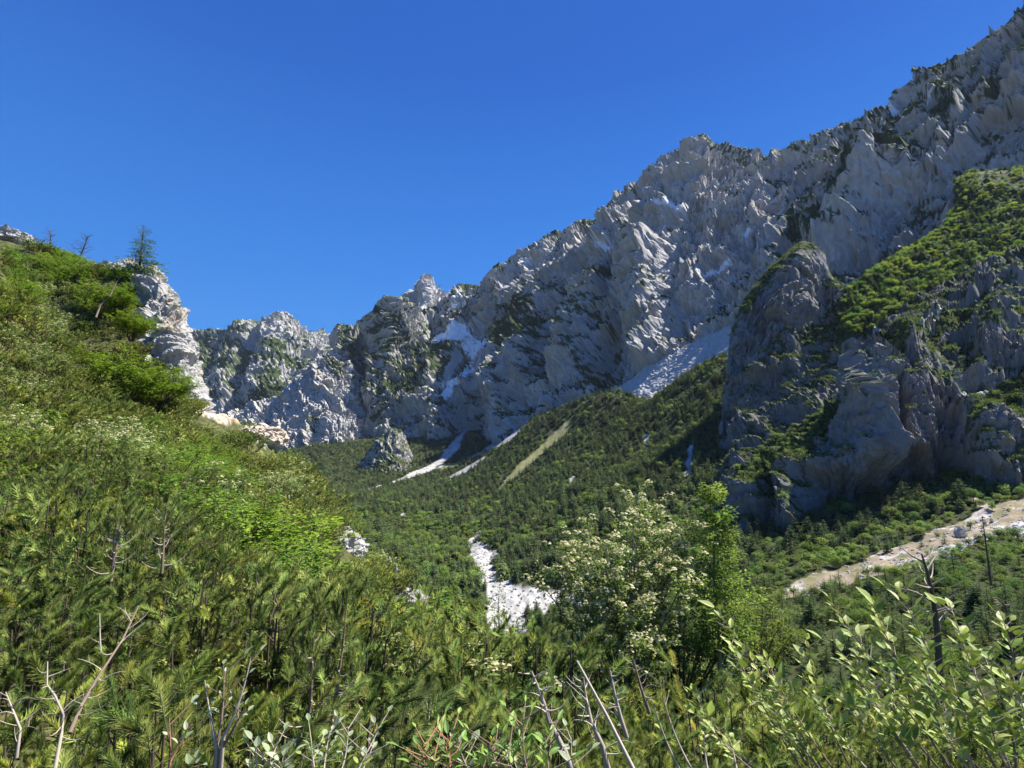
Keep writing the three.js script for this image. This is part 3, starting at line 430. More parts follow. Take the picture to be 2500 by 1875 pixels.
const hillY = (x, z) => hillBase(x, z) + smooth(3, 15, -z) * 0.5 * fbm(x / 6, 0.5, z / 6, 3);
const hillZone = (list) => list.map(([px, py]) => { let p = null; for (let d = 3; d < 140; d *= 1.01) { const q = at(px, py, d); if (q[1] < hillBase(q[0], q[2])) { p = q; break; } } p ??= at(px, py, 90); return [p[0], p[2]]; });
const hillBare = [hillZone([[465, 930], [512, 950], [540, 975], [585, 1000], [580, 1035], [545, 1045], [515, 1020], [480, 1010]]), hillZone([[590, 1060], [660, 1035], [705, 1085], [690, 1110], [640, 1090]]), hillZone([[0, 560], [70, 580], [70, 620], [0, 610]])];
const bareAt = (x, z) => hillBare.findIndex((p) => insidePoly(p, x + 0.6 * N3(x, 1, z), z + 0.6 * N3(x, 5, z)));
{
  const nu = 360, nv = 420, P = new Float32Array(nu * nv * 3), cls = new Uint8Array(nu * nv), col = new Float32Array(nu * nv * 3);
  for (let j = 0; j < nv; j++) { const d = 0.8 * (122 / 0.8) ** (j / (nv - 1)) - 1.6; for (let i = 0; i < nu; i++) {
    const t = i / (nu - 1), x = lerp(-1.25 * d - 9, Math.min(1.1 * d + 9, 42), t), z = -d, k = j * nu + i;
    let y = hillY(x, z); const g = fbm(x / 1.6, 1, z / 1.6, 4, 0.6), q = N3(x * 3, 4, z * 3), b = d > 20 ? bareAt(x, z) : -1;
    let rgb = mix([0.06, 0.068, 0.024], [0.13, 0.125, 0.05], smooth(-0.3, 0.5, g)).map((v) => v * (0.9 + 0.25 * q));
    if (b >= 0) { rgb = (b === 0 ? mix([0.58, 0.42, 0.26], [0.55, 0.50, 0.44], smooth(-0.2, 0.4, fbm(x / 4, 2, z / 4, 3))) : [0.5, 0.46, 0.41]).map((v) => v * (0.9 + 0.2 * g)); cls[k] = 1; const w = worley(x / 1.3, y / 1.3, z / 1.3); y += 0.35 * w[2] + 0.3 * clamp((w[1] - w[0]) * 2); }
    P.set([x, y, z], k * 3); col.set(rgb, k * 3);
  } }
  const g = add(new THREE.Group(), 'hillside_ground', STRUCT);
  cover(g, P, nu, nv, cls, col, [['soil', M.ground], ['bare_rock', M.rock]]);
}
{ // limestone cliff at the end of the left spur
  const rows = [
    A3([[250, 655, 112], [320, 650, 108], [370, 655, 106], [420, 690, 112], [440, 740, 118]]),
    A3([[230, 690, 100], [310, 648, 99], [350, 640, 98], [395, 660, 98], [415, 690, 103], [440, 740, 112]]),
    A3([[240, 760, 95], [320, 730, 94], [380, 715, 93], [430, 722, 94], [450, 745, 99], [462, 790, 110]]),
    A3([[250, 850, 92], [340, 820, 91], [420, 800, 90], [465, 810, 91], [484, 840, 96], [492, 880, 108]]),
    A3([[270, 950, 88], [370, 900, 88], [440, 890, 87], [488, 900, 88], [500, 930, 94], [505, 960, 106]]),
    A3([[300, 1010, 84], [400, 970, 84], [460, 960, 83], [505, 965, 84], [525, 985, 90], [530, 1010, 102]]),
    A3([[320, 1080, 80], [420, 1050, 79], [480, 1050, 79], [530, 1045, 80], [550, 1035, 88], [560, 1035, 100]]),
  ].map((row) => row.map((p) => [p[0] + p[2] * 0.0165, p[1], p[2]]));
  mountain('limestone_cliff', rows, 220, 300, { scale: 14, amp: 2.2, vert: 0.8, fy: 0.7, jag: 0.1, block: 3.6, facets: 0.22, bed: [2.6, 0.55, -0.2], open: true, scrub: -0.3, slope: 1.2, ochre: 0.2, tone: 1.0, lean: -0.2, grass: 0.1, areas: [{ poly: [[430, 930], [520, 950], [560, 1000], [500, 1040], [450, 1000]], bias: -1 }] });
}

// ---------------------------------------------------------------- plant building
class Geo {
  constructor() { this.p = []; this.n = []; this.c = []; }
  tri(a, b, c, rgb, nrm) {
    const ux = b[0] - a[0], uy = b[1] - a[1], uz = b[2] - a[2], vx = c[0] - a[0], vy = c[1] - a[1], vz = c[2] - a[2];
    let x = uy * vz - uz * vy, y = uz * vx - ux * vz, z = ux * vy - uy * vx; const l = Math.hypot(x, y, z) || 1;
    this.p.push(...a, ...b, ...c); for (let i = 0; i < 3; i++) { this.n.push(x / l, y / l, z / l); this.c.push(...rgb); }
  }
  needle(b, d, len, w, rgb, r) {
    let sx = d[1] * 0.3 - d[2], sy = d[2] * (r() - 0.5) + 0.2, sz = d[0] - d[1] * 0.4; const l = Math.hypot(sx, sy, sz) || 1; sx *= w / l; sy *= w / l; sz *= w / l;
    this.tri([b[0] - sx, b[1] - sy, b[2] - sz], [b[0] + sx, b[1] + sy, b[2] + sz], [b[0] + d[0] * len, b[1] + d[1] * len, b[2] + d[2] * len], rgb);
  }
  leaf(b, d, up, len, wid, rgb) {   // two halves folded along the midrib
    let sx = d[1] * up[2] - d[2] * up[1], sy = d[2] * up[0] - d[0] * up[2], sz = d[0] * up[1] - d[1] * up[0]; const l = Math.hypot(sx, sy, sz) || 1; sx /= l; sy /= l; sz /= l;
    const t = [b[0] + d[0] * len, b[1] + d[1] * len, b[2] + d[2] * len], k = len * 0.45, f = wid * 0.25;
    const L = [b[0] + d[0] * k + sx * wid / 2 + up[0] * f, b[1] + d[1] * k + sy * wid / 2 + up[1] * f, b[2] + d[2] * k + sz * wid / 2 + up[2] * f];
    const R = [b[0] + d[0] * k - sx * wid / 2 + up[0] * f, b[1] + d[1] * k - sy * wid / 2 + up[1] * f, b[2] + d[2] * k - sz * wid / 2 + up[2] * f];
    this.tri(b, L, t, rgb); this.tri(b, t, R, rgb);
  }
  tube(pts, radii, sides, rgb) {
    let prev = null;
    for (let i = 0; i < pts.length; i++) {
      const a = pts[Math.max(0, i - 1)], b = pts[Math.min(pts.length - 1, i + 1)]; let d = [b[0] - a[0], b[1] - a[1], b[2] - a[2]]; const l = Math.hypot(...d) || 1; d = d.map((v) => v / l);
      const h = Math.abs(d[1]) < 0.9 ? [0, 1, 0] : [1, 0, 0]; let u = [d[1] * h[2] - d[2] * h[1], d[2] * h[0] - d[0] * h[2], d[0] * h[1] - d[1] * h[0]]; const ul = Math.hypot(...u); u = u.map((v) => v / ul);
      const v = [d[1] * u[2] - d[2] * u[1], d[2] * u[0] - d[0] * u[2], d[0] * u[1] - d[1] * u[0]], ring = [];
      for (let k = 0; k < sides; k++) { const t = (k / sides) * 2 * Math.PI, c = Math.cos(t), s = Math.sin(t); ring.push([[0, 1, 2].map((m) => pts[i][m] + (u[m] * c + v[m] * s) * radii[i]), [0, 1, 2].map((m) => u[m] * c + v[m] * s)]); }
      if (prev) for (let k = 0; k < sides; k++) { const q = (k + 1) % sides; for (const [x, y, z] of [[prev[k], ring[q], ring[k]], [prev[k], prev[q], ring[q]]]) for (const w of [x, y, z]) { const s = 0.82 + 0.36 * (((hash3(Math.round(w[0][0] * 2000), Math.round(w[0][1] * 300), Math.round(w[0][2] * 2000)) >>> 0) % 101) / 100); this.p.push(...w[0]); this.n.push(...w[1]); this.c.push(rgb[0] * s, rgb[1] * s, rgb[2] * s); } }
      prev = ring;
    }
  }
  build() { const g = new THREE.BufferGeometry(); g.setAttribute('position', new THREE.BufferAttribute(new Float32Array(this.p), 3)); g.setAttribute('normal', new THREE.BufferAttribute(new Float32Array(this.n), 3)); g.setAttribute('color', new THREE.BufferAttribute(new Float32Array(this.c), 3)); return g; }
}
const unit = (v) => { const l = Math.hypot(...v) || 1; return [v[0] / l, v[1] / l, v[2] / l]; };
const plus = (a, b, k = 1) => [a[0] + b[0] * k, a[1] + b[1] * k, a[2] + b[2] * k];
const ball = (r) => { const u = r() * 2 - 1, t = r() * 6.283, s = Math.sqrt(1 - u * u); return [s * Math.cos(t), u, s * Math.sin(t)]; };
const tint = (c, r, s) => { const k = 1 + (r() - 0.5) * 2 * s; return [c[0] * k * (1 + (r() - 0.5) * s * 0.6), c[1] * k, c[2] * k]; };
function curve(a, b, bend, n = 6) { const out = []; for (let i = 0; i <= n; i++) { const t = i / n, k = 4 * t * (1 - t); out.push([lerp(a[0], b[0], t) + bend[0] * k, lerp(a[1], b[1], t) + bend[1] * k, lerp(a[2], b[2], t) + bend[2] * k]); } return out; }
const taper = (n, a, b) => Array.from({ length: n }, (_, i) => lerp(a, b, i / (n - 1)));
const BARK = [0.085, 0.068, 0.05], GREYWOOD = [0.42, 0.38, 0.33];
const leafy = (r, g, b, t = 0.35) => vmat(false, { transmission: t, thickness: 0, roughness: 1, specularIntensity: 0.25, color: new THREE.Color().setRGB(r, g, b) });
const F = { pine: leafy(1, 1, 1, 0.25), pine2: leafy(0.85, 0.9, 0.95, 0.25), pine3: leafy(1.15, 1.05, 0.8, 0.25), leaf: leafy(1, 1, 1, 0.45), leaf2: leafy(0.85, 0.95, 1, 0.45), leaf3: leafy(1.15, 1.1, 0.75, 0.45), wood: vmat(false) };

function shoot(g, r, base, dir, len, n, nl, nw, rgb) {   // a pine shoot: a brush of needles round a twig
  const h = Math.abs(dir[1]) < 0.9 ? [0, 1, 0] : [1, 0, 0], u = unit([dir[1] * h[2] - dir[2] * h[1], dir[2] * h[0] - dir[0] * h[2], dir[0] * h[1] - dir[1] * h[0]]), v = [dir[1] * u[2] - dir[2] * u[1], dir[2] * u[0] - dir[0] * u[2], dir[0] * u[1] - dir[1] * u[0]];
  for (let k = 0; k < n; k++) {
    const t = Math.sqrt((k + r()) / n), a = k * 2.39996, s = lerp(0.86, 0.30, t * t) * (0.8 + 0.4 * r()), c = Math.sqrt(Math.max(0.05, 1 - s * s));
    const d = [0, 1, 2].map((m) => dir[m] * c + (u[m] * Math.cos(a) + v[m] * Math.sin(a)) * s);
    g.needle(plus(base, dir, len * t), unit(d), nl * (0.75 + 0.5 * r()), nw, tint(rgb, r, 0.22), r);
  }
}
function dwarfPine(seed, o) {
  const r = rng(seed), needles = new Geo(), wood = new Geo(), R = o.R, Ht = o.H, G1 = [0.125, 0.175, 0.036], G2 = [0.28, 0.33, 0.08];
  for (let s = 0; s < o.stems; s++) {
    const a = (s + r() * 0.8) / o.stems * 6.283, reach = R * (0.25 + 0.75 * Math.sqrt(r())), top = Ht * (1.05 - 0.45 * (reach / R) ** 2) * (0.75 + 0.35 * r());
    const tip = [Math.cos(a) * reach, top, Math.sin(a) * reach], pts = curve([Math.cos(a) * 0.1 * R, -0.15, Math.sin(a) * 0.1 * R], tip, [Math.cos(a) * reach * 0.22, -top * 0.22, Math.sin(a) * reach * 0.22], 6);
    wood.tube(pts, taper(7, 0.028 * o.wood, 0.009 * o.wood), o.sides, tint(BARK, r, 0.2));
    for (let b = 0; b < o.subs; b++) {
      const t = 0.42 + 0.58 * (b + r()) / o.subs, i = Math.min(5, Math.floor(t * 6)), p = [0, 1, 2].map((m) => lerp(pts[i][m], pts[i + 1][m], t * 6 - i));
      const q = unit([Math.cos(a) * 0.4 + (r() - 0.5) * 1.7, 0.45 + r() * 0.8, Math.sin(a) * 0.4 + (r() - 0.5) * 1.7]), L = o.twig * (0.5 + r()), e = plus(p, q, L);
      wood.tube([p, plus(plus(p, q, L * 0.5), [0, -0.03 * L, 0]), e], [0.008 * o.wood, 0.006 * o.wood, 0.004 * o.wood], 3, tint(BARK, r, 0.2));
      for (let k = 0; k < o.shoots; k++) { const d = unit([q[0] * 0.8 + Math.cos(a) * 0.35 + (r() - 0.5) * 1.1, 0.35 + 0.6 * r(), q[2] * 0.8 + Math.sin(a) * 0.35 + (r() - 0.5) * 1.1]), from = k ? plus(p, q, L * (0.35 + 0.6 * r())) : e; shoot(needles, r, from, d, o.len * (0.7 + 0.6 * r()), o.n, o.nl, o.nw, tint(r() < 0.55 ? G1 : G2, r, 0.42)); }
    }
  }
  return [['needles', needles.build(), 'pine'], ['stem', wood.build(), 'wood']];
}
function leafShrub(seed, o) {   // broad-leaved bush, sometimes in flower
  const r = rng(seed), leaves = new Geo(), wood = new Geo(), bloom = new Geo();
  for (let s = 0; s < o.stems; s++) {
    const a = (s + r()) / o.stems * 6.283, reach = o.R * Math.sqrt(r()) * 0.95, top = o.H * (1.02 - 0.55 * (reach / o.R) ** 2) * (0.7 + 0.32 * r()), tip = [Math.cos(a) * reach, top, Math.sin(a) * reach];
    const pts = curve([Math.cos(a) * 0.08 * o.R, -0.2, Math.sin(a) * 0.08 * o.R], tip, [(r() - 0.5) * 0.2 * o.R, 0.06 * o.H, (r() - 0.5) * 0.2 * o.R], 6);
    wood.tube(pts, taper(7, o.thick, o.thick * 0.3), 4, tint(o.bark ?? BARK, r, 0.2));
    for (let b = 0; b < o.subs; b++) {
      const t = 0.3 + 0.7 * (b + r()) / o.subs, i = Math.min(5, Math.floor(t * 6)), p = [0, 1, 2].map((m) => lerp(pts[i][m], pts[i + 1][m], t * 6 - i));
      const q = unit([Math.cos(a) * 0.5 + (r() - 0.5) * 1.8, o.flat ? 0.05 + 0.3 * r() : 0.2 + r() * 0.8, Math.sin(a) * 0.5 + (r() - 0.5) * 1.8]), L = o.twig * (0.5 + r());
      wood.tube([p, plus(p, q, L)], [o.thick * 0.25, o.thick * 0.1], 3, tint(o.bark ?? BARK, r, 0.2));
      const tone = tint(o.rgb, r, 0.25);
      for (let k = 0; k < o.leaves; k++) {
        const u = (k + r()) / o.leaves, c = plus(plus(p, q, L * (0.15 + 0.9 * u)), ball(r), o.ls * 0.7), d = unit([q[0] + (r() - 0.5) * 2, (r() - 0.6) * (o.flat ? 0.5 : 1.2), q[2] + (r() - 0.5) * 2]), up = unit([(r() - 0.5) * 0.9, 1, (r() - 0.5) * 0.9]);
        leaves.leaf(c, d, up, o.ls * (0.7 + 0.6 * r()), o.ls * (0.45 + 0.2 * r()), tint(tone, r, 0.25));
      }
      if (o.flower && r() < o.flower) for (let f = 0; f < 2; f++) { const c = plus(plus(p, q, L * (0.75 + 0.35 * r())), ball(r), o.ls * 0.6), s = o.fs * (0.7 + 0.6 * r()); for (let k = 0; k < 7; k++) { const d = ball(r); d[1] = Math.abs(d[1]); const at_ = [c[0] + d[0] * s, c[1] + d[1] * s * 0.6, c[2] + d[2] * s]; bloom.leaf(at_, unit([d[2], 0.1, -d[0]]), unit([d[0], d[1] + 0.6, d[2]]), s * 0.9, s * 0.8, tint([0.66, 0.63, 0.36], r, 0.15)); } }
    }
  }
  const out = [['leaves', leaves.build(), 'leaf'], ['stem', wood.build(), 'wood']];
  if (bloom.p.length) out.push(['blossom', bloom.build(), 'leaf']);
  return out;
}
function conifer(seed, o) {   // whorls of drooping boughs round a straight trunk
  const r = rng(seed), g = new Geo(), wood = new Geo(), Ht = o.H;
  wood.tube([[0, -0.4, 0], [0.02 * Ht * (r() - 0.5), Ht * 0.5, 0.02 * Ht * (r() - 0.5)], [0, Ht * 0.97, 0]], [0.022 * Ht, 0.013 * Ht, 0.003 * Ht], o.sides ?? 5, tint(BARK, r, 0.15));
  for (let l = 0; l < o.levels; l++) {
    const t = (l + 0.3 * r()) / o.levels, y = Ht * lerp(o.low, 0.99, t), reach = o.R * (1 - t) ** (o.round ?? 0.8) * (0.75 + 0.45 * r()) + 0.02 * Ht, n = Math.max(3, Math.round(o.boughs * (1 - 0.5 * t)));
    for (let b = 0; b < n; b++) {
      const a = (b + r() * 0.9) / n * 6.283 + l, L = reach * (0.65 + 0.5 * r()), rise = lerp(o.droop, 0.5, t * t), d = unit([Math.cos(a), rise, Math.sin(a)]), tone = tint(o.rgb, r, 0.3), side = [-Math.sin(a), 0, Math.cos(a)];
      if (o.twigs > 1) wood.tube([[0, y, 0], plus([0, y, 0], d, L * 0.85)], [0.006 * Ht * (1 - t) + 0.004, 0.004], 3, tint(BARK, r, 0.2));
      for (let k = 0; k < o.twigs; k++) {
        const u = (k + 0.5 + 0.5 * r()) / o.twigs, s = o.twigs > 1 ? (k % 2 ? 1 : -1) * (1 - u * 0.7) : 0, from = plus([0, y - 0.06 * L * u, 0], d, L * u * (o.twigs > 1 ? 0.9 : 0.05)), dd = unit([d[0] + side[0] * s * 1.1, d[1] - 0.1 + (r() - 0.5) * 0.5, d[2] + side[2] * s * 1.1]);
        const len = o.twigs > 1 ? L * (o.tl ?? 0.42) * (0.7 + 0.5 * r()) : L;
        if (o.needles) for (let m = 0; m < o.needles; m++) { const nd = unit([dd[0] + (r() - 0.5) * 1.5, dd[1] + (r() - 0.5) * 1.3, dd[2] + (r() - 0.5) * 1.5]); g.needle(plus(from, dd, len * r()), nd, len * 0.38, len * (o.nw ?? 0.05), tint(tone, r, 0.25), r); }
        else g.leaf(from, dd, unit([(r() - 0.5) * 0.7, 1, (r() - 0.5) * 0.7]), len, len * ((o.fw ?? 0.42) + 0.2 * r()), tint(tone, r, 0.2));
      }
    }
  }
  return [['crown', g.build(), 'pine'], ['trunk', wood.build(), 'wood']];
}
function broadTree(seed, o) {   // uneven crown of leaf clumps
  const r = rng(seed), g = new Geo(), wood = new Geo(), Ht = o.H, lobes = [];
  for (let k = 0; k < o.lobes; k++) { const a = r() * 6.283, q = Math.sqrt(r()) * o.R * 0.62, y = Ht * (0.35 + 0.5 * r()); lobes.push([[Math.cos(a) * q, y, Math.sin(a) * q], o.R * (0.32 + 0.3 * r()), tint(o.rgb, r, 0.25)]); }
  wood.tube([[0, -0.4, 0], [0.03 * Ht * (r() - 0.5), Ht * 0.4, 0.03 * Ht * (r() - 0.5)], [0, Ht * 0.75, 0]], [0.022 * Ht, 0.015 * Ht, 0.005 * Ht], 5, tint(BARK, r, 0.15));
  for (const [c, q] of lobes) wood.tube([[0, c[1] * 0.55, 0], c], [0.008 * Ht, 0.003 * Ht], 3, tint(BARK, r, 0.15));
  for (const [c, q, tone] of lobes) for (let k = 0; k < o.leaves; k++) { const b = ball(r), s = Math.cbrt(0.35 + 0.65 * r()), p = [c[0] + b[0] * q * s, c[1] + b[1] * q * s * 0.75, c[2] + b[2] * q * s]; const d = unit([r() - 0.5, (r() - 0.6) * 0.6, r() - 0.5]); g.leaf(p, d, unit([b[0] * 0.5 + (r() - 0.5) * 0.7, 0.9, b[2] * 0.5 + (r() - 0.5) * 0.7]), o.ls * (0.7 + 0.6 * r()), o.ls * 0.62, tint(tone, r, 0.25)); }
  return [['crown', g.build(), 'leaf'], ['trunk', wood.build(), 'wood']];
}
function larch(seed, Ht, R, rgb) { return conifer(seed, { H: Ht, R, levels: 17, boughs: 7, twigs: 7, needles: 8, low: 0.06, droop: -0.05, round: 0.75, rgb, nw: 0.09, sides: 6 }); }

// places a plant as a thing of its own; parts are shared meshes
function plant(name, parts, pos, o, data) {
  const g = new THREE.Group();
  for (const [n, geo, m] of parts) add(new THREE.Mesh(geo, m === 'pine' ? F[o.pine ?? 'pine'] : m === 'leaf' ? (n === 'blossom' ? F.leaf : F[o.leaf ?? 'leaf']) : F.wood), n, {}, g);
  g.position.set(...pos); g.rotation.set(o.tiltX ?? 0, o.turn ?? 0, o.tiltZ ?? 0, 'YXZ'); const s = o.s ?? 1; g.scale.set(s * (o.wide ?? 1), s * (o.tall ?? 1), s * (o.wide ?? 1));
  return add(g, name, data);
}
// many copies that nobody could count, as stuff: one instanced mesh for each part of each shape
function mass(name, shapes, list, data) {
  const d = new THREE.Object3D(), c = new THREE.Color();
  shapes.forEach((parts, k) => {
    const mine = list.filter((_, i) => i % shapes.length === k); if (!mine.length) return;
    parts.forEach(([n, geo, m]) => {
      const im = new THREE.InstancedMesh(geo, m === 'pine' ? F.pine : m === 'leaf' ? F.leaf : F.wood, mine.length);
      mine.forEach((t, i) => { d.position.set(t.x, t.y, t.z); d.rotation.set(t.tx ?? 0, t.turn, t.tz ?? 0, 'YXZ'); d.scale.set(t.s * (t.wide ?? 1), t.s, t.s * (t.wide ?? 1)); d.updateMatrix(); im.setMatrixAt(i, d.matrix); im.setColorAt(i, m === 'wood' ? c.setRGB(1, 1, 1) : c.setRGB(...t.rgb)); });
      add(im, name + (n === 'trunk' || n === 'stem' ? '_trunks' : ''), { kind: 'stuff', ...data });
    });
  });
}

// ---------------------------------------------------------------- forest of the valley
const HILL = [[-400, 400], [0, 545], [60, 560], [340, 630], [400, 655], [450, 715], [480, 800], [505, 890], [500, 930], [580, 985], [650, 1010], [705, 1085], [800, 1200], [880, 1310], [1010, 1480], [1100, 1575], [1300, 1590], [1500, 1640], [1700, 1720], [2000, 1800], [2500, 1830], [2500, 2600], [-400, 2600]];
const inView = (x, y, z, m = 60) => { const b = bearing(x, y, z); return b[2] > 1 && b[0] > -m && b[0] < W + m && b[1] > -m && b[1] < H + m ? b : null; };
const CON = [0.10, 0.15, 0.055], BEE = [0.15, 0.235, 0.05], LAR = [0.12, 0.175, 0.05];
const farConifers = [1, 2, 3, 4].map((k) => conifer(100 + k, { H: 8.5, R: 2.0, levels: 14, boughs: 9, twigs: 3, tl: 0.7, fw: 0.5, low: 0.06, droop: -0.45, round: k % 2 ? 0.65 : 0.85, rgb: CON }));
const nearConifers = [1, 2, 3].map((k) => conifer(200 + k, { H: 8, R: 1.9, levels: 15, boughs: 9, twigs: 8, needles: 9, tl: 0.55, low: 0.04, droop: -0.3, round: 0.7, rgb: CON, nw: 0.15 }));
const farBeeches = [1, 2, 3].map((k) => broadTree(300 + k, { H: 6.5, R: 2.7, lobes: 9, leaves: 30, ls: 0.8, rgb: BEE }));
const nearBeeches = [1, 2, 3].map((k) => broadTree(400 + k, { H: 6, R: 2.6, lobes: 13, leaves: 120, ls: 0.34, rgb: BEE }));
const larches = [1, 2].map((k) => larch(450 + k, 8, 2.1, LAR));
const forest = { conifer: [], beech: [], larch: [] };
{
  const r = rng(11);
  for (let d = 52; d < 1750; d += d < 300 ? 3.9 : d < 700 ? 4.7 : d < 1100 ? 5.6 : 6.8) {
    const st = d < 300 ? 3.9 : d < 700 ? 4.7 : d < 1100 ? 5.6 : 6.8;
    for (let x = -1.1 * d; x < 1.1 * d; x += st) {
      const px = x + (r() - 0.5) * st, pz = -d + (r() - 0.5) * st, a = r(), b_ = r(), c_ = r(), e_ = r();
      const y0 = valleyBase(px, pz), b = inView(px, y0 + 3, pz); if (!b || insidePoly(HILL, b[0] + 90, b[1] - 110)) continue;
      if ((b[0] > 1800 && d > 440) || b[0] < 600) continue;
      if (zoneAt(px, pz) !== 1) { if (zoneAt(px, pz) !== PATH || a > 0.05) continue; }
      const gap = fbm(px / 26, 2, pz / 26, 3); if (gap > 0.44 && d > 250) continue;
      const broad = fbm(px / 70, 9, pz / 70, 3) + (b[0] < 1200 && b[1] > 1250 ? 0.45 : 0) + (b[0] > 1850 && b[1] < 1440 ? 0.45 : 0) - (b[0] > 1950 && b[1] > 1440 ? 0.3 : 0) - (d > 900 ? 0.15 : 0);
      const kind = broad + (a - 0.5) * 0.7 > 0.22 ? 'beech' : d < 260 && b[0] > 1800 && a < 0.55 ? 'larch' : 'conifer';
      const size = (0.46 + 1.1 * b_ ** 3 + 0.35 * fbm(px / 40, 5, pz / 40, 2)) * (kind === 'beech' ? 0.8 : 1) * (d < 330 && b[0] > 1750 ? 0.8 : 1) * (d > 300 ? 1.22 : 1), tone = 0.66 + 0.8 * c_ + 0.6 * fbm(px / 60, 15, pz / 60, 3), warm = 0.9 + 0.35 * e_;
      forest[kind].push({ x: px, y: valleyY(px, pz) - 0.2, z: pz, s: size, wide: 0.95 + 0.4 * e_, turn: a * 80, rgb: [tone * warm, tone, tone * 0.95], px: (size * FOCAL) / b[2], b });
    }
  }
}
const spot = (t) => { const [u, v] = t.b; return u < 1230 ? 'left of the white gravel bed' : u < 1450 && v < 1480 ? 'just right of the white gravel bed' : u < 1880 ? 'behind the blossoming bush and the tall young tree' : v < 1290 || (u < 2250 && v < 1400) ? 'between the crags and the stony track' : u < 2200 ? 'below the lower end of the stony track' : 'below the boulder and the upper track'; };
const grow = (k, name, near, far, label, group, more) => {
  const list = forest[k].sort((a, b) => b.px - a.px), first = list.slice(0, 300), rest = list.slice(300);
  first.forEach((t, i) => plant(name, near[i % near.length], [t.x, t.y, t.z], { s: t.s, wide: t.wide, turn: t.turn, pine: ['pine', 'pine2', 'pine3'][i % 3], leaf: ['leaf', 'leaf2', 'leaf3'][i % 3] }, { label: label + spot(t), category: 'tree', group: group + spot(t) }));
  if (rest.length) mass(more, far, rest, {});
};
grow('conifer', 'conifer_tree', nearConifers, farConifers, 'dark green conifer in the forest ', 'conifers ', 'far_conifer_forest');
grow('beech', 'beech_tree', nearBeeches, farBeeches, 'leafy green beech in the forest ', 'beeches ', 'far_beech_forest');
grow('larch', 'larch_tree', larches, larches, 'feathery light green larch in the forest ', 'larches ', 'far_larch_wood');

// trees and dwarf pine on the crag and on the wall
{
  const r = rng(21), beeches = [], conifers = [], mats = [];
  const { Q, cls, nu, nv, areas } = crag;
  for (let j = Math.floor(nv / 6) - 4; j < nv; j++) for (let i = 0; i < nu; i++) {
    const k = (j * nu + i) * 3, a = r(), b = r(), c = r(), e = r(); if (cls[j * nu + i] !== 1) continue;
    const slope = insidePoly(areas[0].poly, i, j), t = { x: Q[k], y: Q[k + 1] - 0.4, z: Q[k + 2], turn: a * 90, wide: 0.9 + 0.4 * e };
    if (!inView(t.x, t.y, t.z)) continue;
    const tone = 0.8 + 0.5 * c;
    if (slope) { const con = fbm(t.x / 50, 3, t.z / 50, 3); if (a < 0.06) { if (con + (e - 0.5) * 0.9 > 0.12) conifers.push({ ...t, s: 0.6 + 0.9 * b * b, rgb: [tone, tone, tone] }); else { const w = 0.8 + 0.5 * fbm(t.x / 30, 7, t.z / 30, 2); beeches.push({ ...t, s: 0.6 + 0.8 * b, rgb: [tone * 1.75 * w, tone * 1.4 * (0.5 + 0.5 * w), tone * 0.9] }); } } }  // slope beeches tinted brighter and yellower: sunlight put into their colour
    else if (a < 0.075) { if (b < 0.06) conifers.push({ ...t, s: 0.5 + 0.5 * c, rgb: [tone, tone, tone] }); else if (b < 0.2 && areas[3] && insidePoly(areas[3].poly, i, j)) beeches.push({ ...t, s: 0.6 + 0.4 * c, rgb: [tone, tone, tone] }); else mats.push({ ...t, s: 1.0 + 0.9 * b, rgb: [tone * 0.95, tone, tone] }); }
  }
  mass('sun_tinted_beech_wood', farBeeches, beeches, {});
  mass('crag_conifer_wood', farConifers, conifers, {});
  const blob = [1, 2].map((k) => dwarfPine(500 + k, { R: 1.3, H: 1.1, stems: 9, subs: 4, shoots: 2, twig: 0.4, len: 0.3, n: 7, nl: 0.3, nw: 0.06, wood: 1, sides: 3 }).slice(0, 1));
  mass('crag_dwarf_pine_cover', blob, mats, {});
  const far = [], M2 = massif;
  for (let j = Math.floor(M2.nv / 4); j < M2.nv; j++) for (let i = 0; i < M2.nu; i++) { const k = (j * M2.nu + i) * 3, a = r(), b = r(), c = r(); if (M2.cls[j * M2.nu + i] !== 1 || a > 0.10) continue; const x = M2.Q[k], y = M2.Q[k + 1], z = M2.Q[k + 2], wood = fbm(x / 120, y / 120, z / 120, 2); if (wood < 0 || !inView(x, y, z)) continue; const tone = 0.8 + 0.5 * c; far.push({ x, y: y - 1, z, s: 0.8 + 1.0 * b, turn: a * 900, rgb: [tone, tone, tone] }); }
  mass('wall_conifer_wood', farConifers, far, {});
}

// ---------------------------------------------------------------- bushes on the near hillside
const pineNear = [1, 2, 3].map((k) => dwarfPine(600 + k, { R: 0.95, H: 1.3, stems: 12, subs: 5, shoots: 2, twig: 0.28, len: 0.2, n: 150, nl: 0.075, nw: 0.0042, wood: 0.7, sides: 5 }));
const pineMid = [1, 2, 3].map((k) => dwarfPine(620 + k, { R: 0.95, H: 1.2, stems: 18, subs: 7, shoots: 2, twig: 0.24, len: 0.16, n: 32, nl: 0.085, nw: 0.008, wood: 0.8, sides: 4 }));
const pineFar = [1, 2, 3].map((k) => dwarfPine(640 + k, { R: 1.1, H: 1.15, stems: 18, subs: 6, shoots: 2, twig: 0.28, len: 0.22, n: 13, nl: 0.12, nw: 0.022, wood: 1, sides: 3 }));
const GREEN = [0.19, 0.30, 0.028], PALE = [0.17, 0.245, 0.055], GREYLEAF = [0.20, 0.235, 0.13];
const maple = [1, 2].map((k) => leafShrub(700 + k, { R: 1.2, H: 1.7, stems: 12, subs: 9, leaves: 13, ls: 0.11, twig: 0.38, thick: 0.02, rgb: GREEN, flat: true }));
const willow = [1, 2].map((k) => leafShrub(720 + k, { R: 1.0, H: 1.4, stems: 11, subs: 8, leaves: 12, ls: 0.085, twig: 0.32, thick: 0.016, rgb: PALE }));
